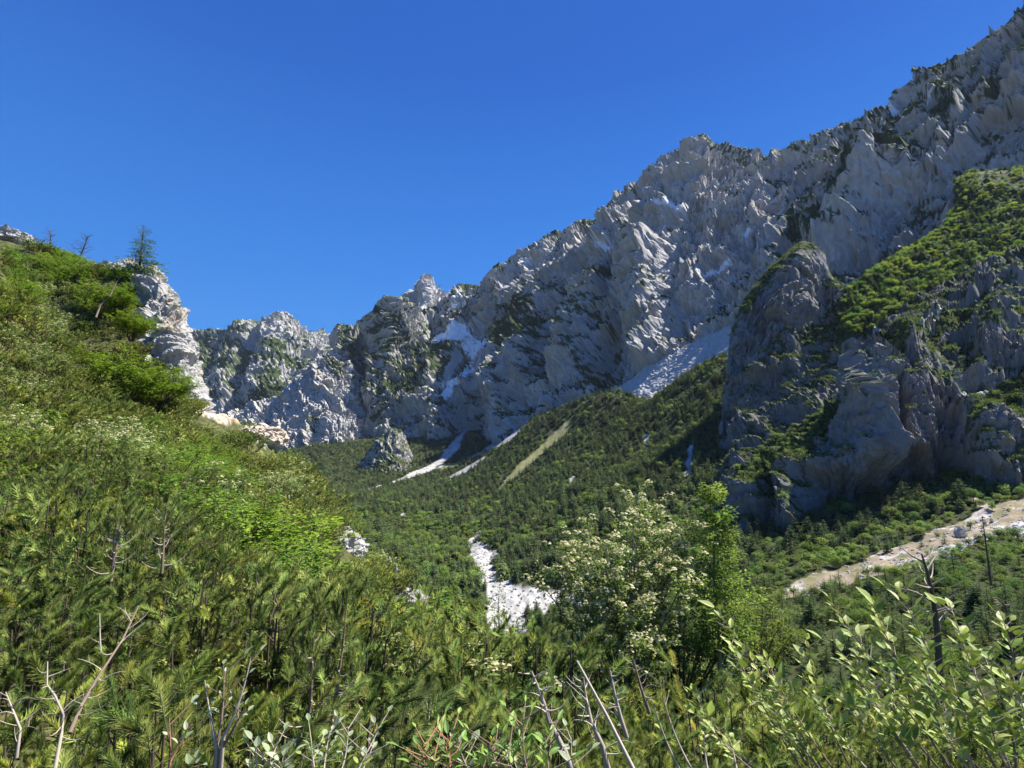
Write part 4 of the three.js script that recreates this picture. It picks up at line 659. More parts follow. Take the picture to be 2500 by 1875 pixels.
const whitebeam = [1, 2].map((k) => leafShrub(740 + k, { R: 1.3, H: 1.6, stems: 13, subs: 9, leaves: 10, ls: 0.10, twig: 0.36, thick: 0.022, rgb: PALE, flower: 0.36, fs: 0.055 }));
const tuft = [1, 2].map((k) => { const r = rng(760 + k), g = new Geo(); for (let i = 0; i < 70; i++) { const a = r() * 6.283, q = Math.sqrt(r()) * 0.45; g.needle([Math.cos(a) * q, -0.05, Math.sin(a) * q], unit([Math.cos(a) * 0.5 + (r() - 0.5), 1.1, Math.sin(a) * 0.5 + (r() - 0.5)]), 0.28 + 0.25 * r(), 0.014, tint(r() < 0.5 ? [0.19, 0.175, 0.065] : [0.10, 0.125, 0.035], r, 0.25), r); } return [['blades', g.build(), 'leaf']]; });
const heath = { pine: [], maple: [], willow: [], whitebeam: [], tuft: [] };
{
  const r = rng(31);
  const bright = [[470, 1130, 75], [545, 1310, 60], [440, 1250, 45], [690, 1400, 70], [150, 650, 60], [950, 1500, 50], [1040, 1600, 45], [1120, 1640, 40], [40, 720, 60], [370, 800, 50], [330, 700, 60], [230, 720, 50]].map(([px, py, w]) => [px, py, w]);
  const flower = [[110, 760, 70], [60, 830, 60], [290, 1110, 50], [40, 1080, 50], [700, 1200, 35], [30, 960, 50]];
  for (let d = 2.7; d < 118; ) {
    const st = d < 8 ? 0.95 : d < 20 ? 1.35 : d < 50 ? 1.55 : 1.7;
    for (let x = -1.2 * d - 4; x < Math.min(1.1 * d + 2, 30); x += st) {
      const px = x + (r() - 0.5) * st * 0.9, pz = -d + (r() - 0.5) * st * 0.9, a = r(), b_ = r(), c_ = r(), e_ = r(), y = hillY(px, pz), b = inView(px, y + 0.8, pz, 140);
      if (!b || Math.hypot(px, pz) < 2.5 || (b[0] < 80 && b[1] < 605)) continue;
      if (d > 12 && [[825, 1340, 62], [955, 1425, 46], [1005, 1472, 46], [645, 1072, 36], [520, 985, 50], [560, 1015, 34]].some(([u, v, w]) => Math.hypot(b[0] - u, b[1] - v - w * 0.35) < w)) continue;
      const bare = d > 20 ? bareAt(px, pz) : -1; if (bare >= 0 && a > 0.06) continue;
      if (b[0] > 1700 && d < 9 && a > 0.35) continue;
      const n1 = fbm(px / 9, 3, pz / 9, 3), n2 = fbm(px / 3.5, 13, pz / 3.5, 2);
      if (n2 > 0.66 && d > 9) { if (d > 30) heath.tuft.push({ x: px, y, z: pz, s: 0.9 + b_, turn: a * 70, rgb: [1, 1, 1], px: 1, d }); continue; }
      let kind = 'pine';
      for (const [u, v, w] of bright) if (Math.hypot(b[0] - u, (b[1] - v) * 1.2) < w && a < 0.85) kind = 'maple';
      for (const [u, v, w] of flower) if (Math.hypot(b[0] - u, (b[1] - v) * 1.2) < w && a < 0.8) kind = 'whitebeam';
      if (kind === 'pine' && d > 9) { if (n1 > 0.38 && a < 0.6) kind = 'willow'; else if (n1 < -0.42 && a < 0.5) kind = 'maple'; else if (d > 30 && (n2 < -0.35 || a < 0.16)) kind = 'tuft'; else if (a > 0.965) kind = 'whitebeam'; }
      const tone = 0.82 + 0.4 * c_, warm = 0.9 + 0.3 * e_, s = (0.62 + 0.65 * b_) * (d < 8 ? 0.95 : 1.32) * (1 + 0.45 * fbm(px / 5, 21, pz / 5, 2));
      heath[kind].push({ x: px, y: y - 0.1, z: pz, s, wide: 1 + 0.3 * e_, turn: a * 70, tx: 0.15 * (c_ - 0.5), tz: 0.15 * (e_ - 0.5), rgb: [tone * warm, tone, tone], px: (s * FOCAL) / b[2], d });
    }
    d += st;
  }
}
const spread = (k, name, shapes, far, label, category, group, more, most = 300) => {
  const list = heath[k].sort((p, q) => q.px - p.px), first = list.slice(0, most), rest = list.slice(most);
  first.forEach((t, i) => { const set = shapes(t); plant(name, set[i % set.length], [t.x, t.y, t.z], { s: t.s, wide: t.wide, turn: t.turn, tiltX: t.tx, tiltZ: t.tz, pine: ['pine', 'pine2', 'pine3'][i % 3], leaf: ['leaf', 'leaf2', 'leaf3'][i % 3] }, { label: typeof label === 'string' ? label : label(t), category, group: typeof group === 'string' ? group : group(t) }); });
  if (rest.length) mass(more, far, rest, {});
};
const where = (t) => { const u = bearing(t.x, t.y + 0.8, t.z)[0]; return t.d > 55 ? (u < 300 ? 'high on the left spur' : 'beside the foot of the limestone cliff') : t.d > 24 ? (u < 350 ? 'half way up the slope at the left' : u < 700 ? 'half way up the slope below the cliff' : 'near the pale rocks at the end of the spur') : u < 450 ? 'low on the slope at the left' : u < 900 ? 'low on the slope below the pale rocks' : u < 1300 ? 'on the crest left of the blossoming bush' : 'among the stems below the blossoming bush'; };
spread('pine', 'dwarf_pine', (t) => (t.d < 8.5 ? pineNear : t.d < 30 ? pineMid : pineFar), pineFar, (t) => (t.d < 8.5 ? 'close dwarf pine with long needles, ' : 'dark green dwarf pine ') + where(t), 'dwarf pine', (t) => (t.d < 8.5 ? 'close dwarf pines ' : 'dwarf pines ') + where(t), 'far_dwarf_pine_cover');
spread('maple', 'green_shrub', () => maple, maple, (t) => 'bright green leafy shrub ' + where(t), 'shrub', (t) => 'bright green shrubs ' + where(t), 'far_green_shrubs');
spread('willow', 'willow_shrub', () => willow, willow, (t) => 'pale green willow shrub ' + where(t), 'shrub', (t) => 'willow shrubs ' + where(t), 'far_willow_shrubs');
spread('whitebeam', 'blossoming_shrub', () => whitebeam, whitebeam, (t) => 'small shrub with cream blossom ' + where(t), 'shrub', (t) => 'blossoming shrubs ' + where(t), 'far_blossoming_shrubs');
mass('hillside_grass', tuft, heath.tuft, {});

// ---------------------------------------------------------------- single plants, rocks and dead wood
const groundY = (x, z) => hillY(x, z);
function leafMesh(len, wid, curl) {   // a single leaf: pointed oval, folded and curled, 12 triangles
  const g = new Geo(), n = 4, L = [], R = [], Mid = [];
  for (let i = 0; i <= n; i++) { const t = i / n, w = wid * 0.5 * Math.sin(Math.PI * (0.06 + 0.94 * t) ** 0.8), y = -curl * len * t * t; Mid.push([0, y, -len * t]); L.push([-w, y + w * 0.3, -len * t]); R.push([w, y + w * 0.3, -len * t]); }
  for (let i = 0; i < n; i++) for (const S of [L, R]) { g.tri(Mid[i], S[i], S[i + 1], [1, 1, 1]); g.tri(Mid[i], S[i + 1], Mid[i + 1], [1, 1, 1]); }
  return g.build();
}
const LEAF = [leafMesh(0.055, 0.033, 0.15), leafMesh(0.048, 0.030, 0.3), leafMesh(0.062, 0.036, 0.05), leafMesh(0.042, 0.028, -0.12)], BLADE = [leafMesh(0.06, 0.024, 0.1), leafMesh(0.05, 0.022, 0.28), leafMesh(0.068, 0.026, -0.08)];
const leafTone = (r, g, b) => mat(r, g, b, 0.55, { transmission: 0.38, thickness: 0, specularIntensity: 0.5 });
const TONE = { lime: [leafTone(0.34, 0.42, 0.065), leafTone(0.28, 0.36, 0.05), leafTone(0.42, 0.47, 0.15), leafTone(0.19, 0.28, 0.045)], grey: [leafTone(0.42, 0.47, 0.30), leafTone(0.34, 0.40, 0.24), leafTone(0.25, 0.32, 0.15)], gloss: [leafTone(0.20, 0.36, 0.05), leafTone(0.26, 0.42, 0.07), leafTone(0.14, 0.27, 0.05)] };
const smat = (r, g, b) => vmat(false, { color: new THREE.Color().setRGB(r, g, b) });
const STEM = { brown: smat(0.20, 0.15, 0.11), pale: smat(0.36, 0.31, 0.25), red: smat(0.30, 0.16, 0.10), dark: smat(0.10, 0.08, 0.06), bleached: smat(0.46, 0.40, 0.33) };
function leafyShrub(name, shoots, o, data) {   // foreground shrub: every leaf is a part
  const r = rng(o.seed), root = at(...shoots[0][1]), gy = groundY(root[0], root[2]), O = [root[0], Math.min(gy, root[1] - 0.1), root[2]], g = new THREE.Group(); g.position.set(...O);
  const rel = (p) => [p[0] - O[0], p[1] - O[1], p[2] - O[2]], X = new THREE.Matrix4();
  for (const [tip_, base_, n, k = 1] of shoots) {
    const tip = rel(at(...tip_)), base = rel(at(...base_)), span = Math.hypot(...plus(tip, base, -1)), bend = [(r() - 0.5) * 0.12 * span, -0.05 * span, (r() - 0.5) * 0.12 * span], pts = curve(base, tip, bend, 10), foot = [base[0] * 0.85, Math.min(-0.05, base[1] - 0.3), base[2] * 0.85];
    const st = new Geo(); st.tube([foot, ...pts], taper(12, o.thick, o.thick * 0.22), 5, [1, 1, 1]);
    const stem = add(new THREE.Mesh(st.build(), o.stems[Math.floor(r() * o.stems.length)]), 'stem', {}, g);
    const side = new Geo(); let any = false;
    for (let i = 0; i < n; i++) {
      const t = lerp(o.from ?? 0.2, 1, (i + r() * 0.6) / n), q = Math.min(9, Math.floor(t * 10)), p = [0, 1, 2].map((m) => lerp(pts[q][m], pts[q + 1][m], t * 10 - q)), ax = unit(plus(pts[q + 1], pts[q], -1));
      const a = i * 2.4 + r(), out = unit([Math.cos(a), 0.25 * (r() - 0.3), Math.sin(a)]), twig = r() < 0.45 ? 0.03 + 0.07 * r() : 0.012, s = k * o.size * (0.7 + 0.6 * r());
      const f = plus(p, unit(plus(out, ax, 0.7)), twig * k); if (twig > 0.02) { side.tube([p, f], [0.0022, 0.0012], 3, [1, 1, 1]); any = true; }
      const dir = unit([out[0] + ax[0] * 0.9, out[1] + ax[1] * 0.9 + (r() - 0.4) * 0.5, out[2] + ax[2] * 0.9]), z = dir.map((v) => -v), x = unit([z[2] + (r() - 0.5) * 0.6, (r() - 0.5) * 0.7, -z[0] + (r() - 0.5) * 0.6]);
      const y = unit([z[1] * x[2] - z[2] * x[1], z[2] * x[0] - z[0] * x[2], z[0] * x[1] - z[1] * x[0]]), x2 = [y[1] * z[2] - y[2] * z[1], y[2] * z[0] - y[0] * z[2], y[0] * z[1] - y[1] * z[0]];
      const m = new THREE.Mesh(o.shapes[Math.floor(r() * o.shapes.length)], o.tones[Math.floor(r() * o.tones.length)]);
      X.makeBasis(V(...x2), V(...y), V(...z)); m.quaternion.setFromRotationMatrix(X); m.position.set(...f); m.scale.set(s * (0.72 + 0.5 * r()), s, s * (0.85 + 0.3 * r())); add(m, 'leaf', {}, stem);
    }
    if (any) add(new THREE.Mesh(side.build(), o.stems[0]), 'twigs', { kind: 'stuff' }, stem);
  }
  return add(g, name, { category: 'shrub', ...data });
}
const WB = { thick: 0.0065, size: 1.12, stems: [STEM.pale, STEM.brown, STEM.brown], shapes: LEAF, tones: TONE.lime };
leafyShrub('whitebeam_shrub', [[[1746, 1482, 3.4], [2010, 1880, 3.2], 47], [[1860, 1600, 3.3], [2040, 1885, 3.1], 36], [[1830, 1660, 3.2], [1990, 1890, 3.0], 33], [[1966, 1551, 3.4], [2080, 1880, 3.2], 33], [[1780, 1560, 3.5], [1960, 1880, 3.2], 33], [[1900, 1740, 3.0], [2010, 1890, 2.9], 28], [[1690, 1680, 3.3], [1850, 1885, 3.1], 30], [[1720, 1760, 3.1], [1850, 1890, 3.0], 22]], { ...WB, seed: 41 }, { label: 'pale green leafy shrub in the foreground, leftmost of those at the lower right' });
leafyShrub('whitebeam_shrub', [[[2023, 1457, 3.1], [2330, 1880, 2.9], 55], [[2031, 1559, 3.2], [2250, 1885, 3.0], 41], [[2090, 1590, 3.0], [2300, 1885, 2.9], 39], [[2060, 1700, 2.9], [2200, 1890, 2.8], 30], [[1990, 1690, 3.1], [2130, 1890, 3.0], 30], [[2150, 1720, 2.7], [2250, 1890, 2.7], 28]], { ...WB, seed: 42 }, { label: 'leafy shrub whose longest shoot leans left, below the dead trunk' });
leafyShrub('whitebeam_shrub', [[[2194, 1437, 2.9], [2380, 1885, 2.7], 58], [[2129, 1462, 3.0], [2400, 1885, 2.8], 52], [[2250, 1620, 2.7], [2390, 1890, 2.6], 36], [[2180, 1640, 2.8], [2330, 1890, 2.7], 33], [[2290, 1760, 2.5], [2370, 1890, 2.5], 22]], { ...WB, seed: 43 }, { label: 'leafy shrub reaching highest beside the dead trunk at the lower right' });
leafyShrub('whitebeam_shrub', [[[2316, 1470, 2.8], [2470, 1885, 2.6], 52], [[2446, 1502, 2.7], [2510, 1885, 2.5], 52], [[2400, 1600, 2.6], [2480, 1890, 2.5], 36], [[2330, 1680, 2.6], [2440, 1890, 2.5], 33], [[2470, 1640, 2.5], [2540, 1890, 2.4], 36], [[2420, 1750, 2.4], [2470, 1890, 2.4], 25]], { ...WB, seed: 44 }, { label: 'leafy shrub in the very corner of the foreground, rightmost of all shrubs' });
leafyShrub('glossy_sprig', [[[1278, 1752, 1.5], [1290, 1890, 1.45], 22], [[1330, 1800, 1.45], [1340, 1890, 1.4], 12], [[1240, 1830, 1.4], [1255, 1890, 1.4], 10], [[1200, 1815, 1.5], [1215, 1890, 1.45], 12], [[1175, 1850, 1.4], [1180, 1895, 1.4], 8]], { seed: 45, thick: 0.003, size: 0.52, from: 0.05, stems: [STEM.brown], shapes: BLADE, tones: TONE.gloss }, { label: 'glossy bright green sprigs at the bottom edge near the middle' });
leafyShrub('glossy_sprig', [[[1042, 1805, 1.5], [1050, 1890, 1.45], 12], [[1092, 1792, 1.5], [1098, 1890, 1.45], 14], [[1060, 1845, 1.4], [1062, 1895, 1.4], 8]], { seed: 46, thick: 0.003, size: 0.52, from: 0.05, stems: [STEM.red], shapes: BLADE, tones: TONE.gloss }, { label: 'two small glossy green sprigs at the bottom edge, left of the larger sprig' });
leafyShrub('grey_willow', [[[545, 1620, 2.3], [527, 1830, 2.25], 13], [[615, 1590, 2.3], [545, 1800, 2.25], 9], [[600, 1720, 2.25], [540, 1830, 2.25], 8], [[500, 1660, 2.3], [530, 1830, 2.25], 4]], { seed: 47, thick: 0.008, size: 0.52, from: 0.35, stems: [STEM.brown, STEM.pale], shapes: LEAF, tones: TONE.grey }, { label: 'slender willow with grey leaves in front of the dwarf pines' });
leafyShrub('grey_willow', [[[413, 1750, 2.2], [410, 1890, 2.15], 3], [[460, 1775, 2.2], [415, 1860, 2.15], 6], [[480, 1850, 2.0], [450, 1895, 2.0], 6]], { seed: 48, thick: 0.005, size: 0.65, from: 0.4, stems: [STEM.red], shapes: LEAF, tones: TONE.grey }, { label: 'reddish willow stem with a few grey leaves at the bottom left' });
leafyShrub('grey_willow', [[[805, 1785, 2.1], [790, 1890, 2.0], 11], [[850, 1775, 2.1], [830, 1890, 2.0], 11], [[920, 1765, 2.1], [880, 1890, 2.0], 10], [[760, 1810, 2.0], [770, 1890, 1.95], 8], [[900, 1830, 2.0], [870, 1890, 1.95], 8]], { seed: 49, thick: 0.004, size: 0.52, from: 0.3, stems: [STEM.pale], shapes: LEAF, tones: [...TONE.grey, TONE.lime[0]] }, { label: 'low spray of grey green leaves below the young pines' });
leafyShrub('grey_willow', [[[625, 1820, 1.6], [625, 1895, 1.6], 9], [[660, 1840, 1.6], [655, 1895, 1.6], 10], [[690, 1850, 1.6], [680, 1895, 1.6], 8]], { seed: 50, thick: 0.003, size: 0.58, from: 0.1, stems: [STEM.pale], shapes: LEAF, tones: TONE.grey }, { label: 'tuft of broad silvery leaves at the bottom edge, left of the middle' });
leafyShrub('grey_willow', [[[1120, 1815, 2.0], [1150, 1890, 1.95], 8], [[1395, 1800, 2.1], [1400, 1890, 2.0], 8], [[1250, 1835, 2.0], [1270, 1890, 1.95], 6]], { seed: 51, thick: 0.003, size: 0.6, from: 0.2, stems: [STEM.pale], shapes: LEAF, tones: TONE.grey }, { label: 'thin scattered sprays of small round leaves behind the glossy sprigs' });
leafyShrub('twiggy_willow', [[[1610, 1655, 3.6], [1690, 1880, 3.4], 5], [[1590, 1700, 3.6], [1660, 1880, 3.4], 4], [[1780, 1800, 3.0], [1800, 1890, 2.9], 14], [[1720, 1790, 3.0], [1730, 1890, 2.9], 14]], { seed: 52, thick: 0.008, size: 0.65, from: 0.45, stems: [STEM.pale, STEM.red], shapes: LEAF, tones: TONE.lime }, { label: 'nearly bare pale twigs with few leaves, left of the leafy shrubs' });

function deadWood(name, line, o, data) {   // a bare trunk with its side branches as parts
  const r = rng(o.seed), P = line.map((p) => at(...p)), O = P[0], g = new THREE.Group(); g.position.set(...O);
  const pts = P.map((p) => plus(p, O, -1)), n = pts.length, tr = new Geo(); tr.tube(pts, taper(n, o.r0, o.r1), 7, [1, 1, 1]); add(new THREE.Mesh(tr.build(), o.m), 'trunk', {}, g);
  for (let i = 0; i < (o.twigs ?? 0); i++) {
    const t = lerp(o.low ?? 0.15, 0.97, (i + r()) / o.twigs), q = Math.min(n - 2, Math.floor(t * (n - 1))), p = [0, 1, 2].map((m) => lerp(pts[q][m], pts[q + 1][m], t * (n - 1) - q)), a = r() * 6.283, L = o.len * (0.35 + 0.8 * r()) * (1.1 - 0.5 * t), e = plus(p, unit([Math.cos(a), 0.15 + 0.5 * r(), Math.sin(a) * 0.7]), L), tw = new Geo(), c = curve(p, e, [(r() - 0.5) * 0.2 * L, (r() * 0.5 - 0.3) * L, (r() - 0.5) * 0.2 * L], 5);
    tw.tube(c, taper(6, o.r0 * 0.28, o.r0 * 0.07), 4, [1, 1, 1]); if (r() < 0.6) tw.tube([c[3], plus(c[3], unit([r() - 0.5, 0.4, r() - 0.5]), L * 0.35)], [o.r0 * 0.12, o.r0 * 0.05], 3, [1, 1, 1]);
    add(new THREE.Mesh(tw.build(), o.tm ?? o.m), 'branch', {}, g);
  }
  return add(g, name, data);
}
deadWood('dead_stick', [[1560, 1905, 4.0], [1480, 1745, 4.1], [1408, 1613, 4.2]], { seed: 1, r0: 0.016, r1: 0.008, m: STEM.bleached }, { label: 'long straight bleached stick leaning left among the dwarf pines', category: 'dead wood' });
deadWood('dead_pine', [[1400, 1900, 4.6], [1380, 1837, 4.6], [1340, 1760, 4.65], [1329, 1720, 4.7], [1310, 1670, 4.7], [1297, 1638, 4.7]], { seed: 2, r0: 0.028, r1: 0.008, twigs: 14, len: 0.28, m: STEM.pale, tm: STEM.bleached }, { label: 'dead grey pine stem with stubby twigs, left of the long bleached stick', category: 'dead wood' });
deadWood('dead_pine', [[1490, 1900, 4.3], [1470, 1820, 4.3], [1443, 1761, 4.35], [1430, 1700, 4.4], [1424, 1654, 4.4]], { seed: 3, r0: 0.024, r1: 0.006, twigs: 16, len: 0.26, m: STEM.pale, tm: STEM.bleached }, { label: 'dead pine stem with many twigs just beneath the long bleached stick', category: 'dead wood' });
deadWood('dead_pine', [[1530, 1800, 5.2], [1515, 1750, 5.2], [1500, 1690, 5.25], [1488, 1630, 5.3]], { seed: 4, r0: 0.022, r1: 0.007, twigs: 12, len: 0.2, m: STEM.pale, tm: STEM.bleached }, { label: 'short dead pine stem with even side twigs, right of the long bleached stick', category: 'dead wood' });
deadWood('dead_pine', [[1585, 1740, 5.6], [1565, 1680, 5.6], [1547, 1612, 5.7]], { seed: 5, r0: 0.02, r1: 0.006, twigs: 9, len: 0.2, m: STEM.brown, tm: STEM.pale }, { label: 'dark bare pine stem, rightmost of the dead stems', category: 'dead wood' });
deadWood('dead_branch', [[130, 1900, 3.38], [150, 1790, 3.51], [155, 1745, 3.51], [135, 1700, 3.51], [115, 1672, 3.58], [116, 1615, 3.64]], { seed: 6, r0: 0.011, r1: 0.003, twigs: 12, len: 0.22, m: STEM.pale, tm: STEM.bleached }, { label: 'crooked pale dead branch among the pines at the lower left', category: 'dead wood' });
deadWood('dead_branch', [[170, 1790, 3.58], [200, 1720, 3.71], [235, 1660, 3.84], [300, 1560, 4.16], [338, 1480, 4.55]], { seed: 7, r0: 0.014, r1: 0.005, twigs: 11, len: 0.3, m: STEM.brown, tm: STEM.bleached }, { label: 'thick brown slanting pine limb at the lower left', category: 'dead wood' });
deadWood('dead_branch', [[40, 1850, 3.25], [50, 1780, 3.25], [30, 1730, 3.31], [14, 1690, 3.38]], { seed: 8, r0: 0.009, r1: 0.003, twigs: 9, len: 0.2, m: STEM.pale, tm: STEM.bleached }, { label: 'forked grey dead branch at the left edge of the picture', category: 'dead wood' });
deadWood('dead_branch', [[243, 1640, 5.46], [246, 1590, 5.46], [244, 1560, 5.46], [243, 1500, 5.46]], { seed: 9, r0: 0.011, r1: 0.005, twigs: 5, len: 0.15, m: STEM.bleached }, { label: 'short upright bleached branch in a dark gap between pines', category: 'dead wood' });
{ const b = at(2292, 1545, 22), gy = groundY(b[0], b[2]); void gy;
  deadWood('dead_larch', [[2300, 1900, 22], [2296, 1700, 22], [2290, 1550, 22], [2280, 1470, 22], [2265, 1400, 22], [2250, 1352, 22]], { seed: 10, r0: 0.17, r1: 0.03, twigs: 16, low: 0.45, len: 1.6, m: STEM.dark, tm: STEM.pale }, { label: 'dead dark trunk with broken pale branches behind the leafy shrubs', category: 'dead tree' }); }
deadWood('dead_larch', [[2420, 1430, 90], [2410, 1350, 90], [2398, 1260, 90]], { seed: 11, r0: 0.2, r1: 0.04, twigs: 14, low: 0.2, len: 2.2, m: STEM.dark }, { label: 'thin bare larch standing before the bright gravel beside the boulder', category: 'dead tree' });
deadWood('dead_larch', [[2480, 1640, 30], [2470, 1560, 30], [2455, 1480, 30], [2435, 1462, 30]], { seed: 12, r0: 0.10, r1: 0.03, twigs: 8, low: 0.3, len: 0.9, m: STEM.dark, tm: STEM.pale }, { label: 'thin dead trunk bent over at its tip near the right edge', category: 'dead tree' });
deadWood('dead_larch', [[1905, 1560, 60], [1903, 1500, 60], [1900, 1490, 60]], { seed: 13, r0: 0.12, r1: 0.05, twigs: 10, low: 0.2, len: 1.2, m: STEM.pale }, { label: 'grey leafless tree skeleton in the wood above the leftmost leafy shrub', category: 'dead tree' });
deadWood('dead_shrub', [[190, 640, 104], [205, 605, 104], [215, 575, 104]], { seed: 14, r0: 0.17, r1: 0.05, twigs: 40, low: 0.0, len: 3.2, m: STEM.dark }, { label: 'bare twiggy shrub on the skyline of the left spur, nearer the larch', category: 'shrub' });
deadWood('dead_shrub', [[120, 610, 106], [124, 580, 106], [122, 562, 106]], { seed: 15, r0: 0.15, r1: 0.05, twigs: 24, low: 0.0, len: 2.4, m: STEM.dark }, { label: 'bare twiggy shrub on the skyline of the left spur, farther from the larch', category: 'shrub' });
deadWood('fallen_trunk', [[234, 775, 84], [245, 745, 85], [270, 720, 86], [283, 690, 87], [296, 675, 87]], { seed: 16, r0: 0.16, r1: 0.06, twigs: 12, len: 1.2, m: STEM.brown }, { label: 'crooked grey dead trunk lying on the left spur below the larch', category: 'dead wood' });
deadWood('dead_larch', [[862, 1480, 44], [863, 1400, 44], [862, 1290, 44]], { seed: 17, r0: 0.07, r1: 0.02, twigs: 18, low: 0.2, len: 0.9, m: STEM.dark }, { label: 'thin bare dark tree standing in front of the pale rock outcrop', category: 'dead tree' });

// young pines with bare lower trunks
function youngPine(line, seed, data) {
  const r = rng(seed), P = line.map((p) => at(...p)), O = P[0], g = new THREE.Group(), pts = P.map((p) => plus(p, O, -1)), n = pts.length, tr = new Geo(), nd = new Geo(); g.position.set(...O);
  tr.tube(pts, taper(n, 0.026, 0.008), 7, [1, 1, 1]); add(new THREE.Mesh(tr.build(), STEM.brown), 'trunk', {}, g);
  for (let i = 0; i < 20; i++) {
    const t = lerp(0.08, 0.95, (i + r() * 0.5) / 20), q = Math.min(n - 2, Math.floor(t * (n - 1))), p = [0, 1, 2].map((m) => lerp(pts[q][m], pts[q + 1][m], t * (n - 1) - q)), a = r() * 6.283, L = (0.30 - 0.16 * t) * (0.7 + 0.6 * r()), e = plus(p, unit([Math.cos(a), 0.35 + 0.4 * t, Math.sin(a)]), L), tw = new Geo();
    tw.tube(curve(p, e, [0, -0.18 * L, 0], 5), taper(6, 0.007, 0.003), 4, [1, 1, 1]); add(new THREE.Mesh(tw.build(), STEM.bleached), 'branch', {}, g);
    if (t > 0.45) for (let k = 0; k < 3; k++) shoot(nd, r, k ? plus(p, unit(plus(e, p, -1)), L * (0.5 + 0.4 * r())) : e, unit([(r() - 0.5) * 0.8, 1, (r() - 0.5) * 0.8]), 0.17, 80, 0.06, 0.0036, tint([0.17, 0.21, 0.05], r, 0.3));
  }
  for (let k = 0; k < 5; k++) shoot(nd, r, pts[n - 1], unit([(r() - 0.5) * 0.5, 1, (r() - 0.5) * 0.5]), 0.2, 90, 0.06, 0.0036, [0.13, 0.17, 0.04]);
  add(new THREE.Mesh(nd.build(), F.pine), 'needles', {}, g);
  return add(g, 'young_pine', { category: 'pine', ...data });
}
youngPine([[735, 1850, 5.4], [745, 1793, 5.4], [758, 1720, 5.4], [762, 1640, 5.4], [766, 1560, 5.45], [767, 1480, 5.5]], 61, { label: 'young pine with a bare pale trunk and upcurved dead branches, left of the pair' });
youngPine([[800, 1830, 5.6], [808, 1777, 5.6], [820, 1700, 5.6], [828, 1640, 5.6], [838, 1570, 5.65], [845, 1490, 5.7]], 62, { label: 'young pine with a bare pale trunk, right of the pair' });
youngPine([[270, 1420, 8.2], [285, 1330, 8.3], [300, 1250, 8.4], [398, 1215, 8.5]].slice(0, 3), 63, { label: 'young pine standing above the other pines at the left' });
youngPine([[395, 1400, 9], [400, 1320, 9], [405, 1235, 9.1]], 64, { label: 'tall upright pine leader above the left dwarf pines' });
youngPine([[1040, 1820, 7], [1045, 1750, 7], [1050, 1690, 7]], 65, { label: 'slim young pine between the young pine pair and the dead stems' });

// saplings and large shrubs
function sapling(seed, o) {
  const r = rng(seed), wood = new Geo(), lv = new Geo(), tr = [];
  for (let i = 0; i <= 10; i++) { const t = i / 10; tr.push([o.lean * t * o.H + 0.06 * N3(t * 3, seed, 1), t * o.H, 0.06 * N3(t * 3, 2, seed)]); }
  wood.tube(tr, taper(11, o.r, o.r * 0.15), 6, o.bark);
  for (let b = 0; b < o.branches; b++) {
    const t = lerp(o.low, 0.97, (b + r()) / o.branches), q = Math.min(9, Math.floor(t * 10)), p = tr[q], a = b * 2.4 + r(), L = o.reach * (1.15 - t) * (0.6 + 0.7 * r()), d = unit([Math.cos(a), o.up + 0.3 * r(), Math.sin(a)]), e = plus(p, d, L), c = curve(p, e, [0, -0.06 * L, 0], 6);
    wood.tube(c, taper(7, o.r * 0.3 * (1.1 - t), 0.004), 4, o.bark);
    const n = Math.round(o.leaves * (0.35 + L / o.reach)), tone = tint(o.rgb, r, 0.25);
    for (let k = 0; k < n; k++) { const u = lerp(0.15, 1.03, (k + r()) / n), f = plus(plus(p, d, L * u), ball(r), o.ls * 1.5 + 0.10 * L * (1 - Math.abs(u - 0.5))), dd = unit([d[0] + (r() - 0.5) * 2, (r() - 0.5) * 1.2, d[2] + (r() - 0.5) * 2]); lv.leaf(f, dd, unit([(r() - 0.5) * 1.1, 1, (r() - 0.5) * 1.1]), o.ls * (0.7 + 0.6 * r()), o.ls * 0.6, tint(tone, r, 0.25)); }
  }
  return [['trunk', wood.build(), 'wood'], ['leaves', lv.build(), 'leaf']];
}
function stand(parts, name, px, py, d, o, data) { const p = at(px, py, d); return plant(name, parts, p, o, data); }
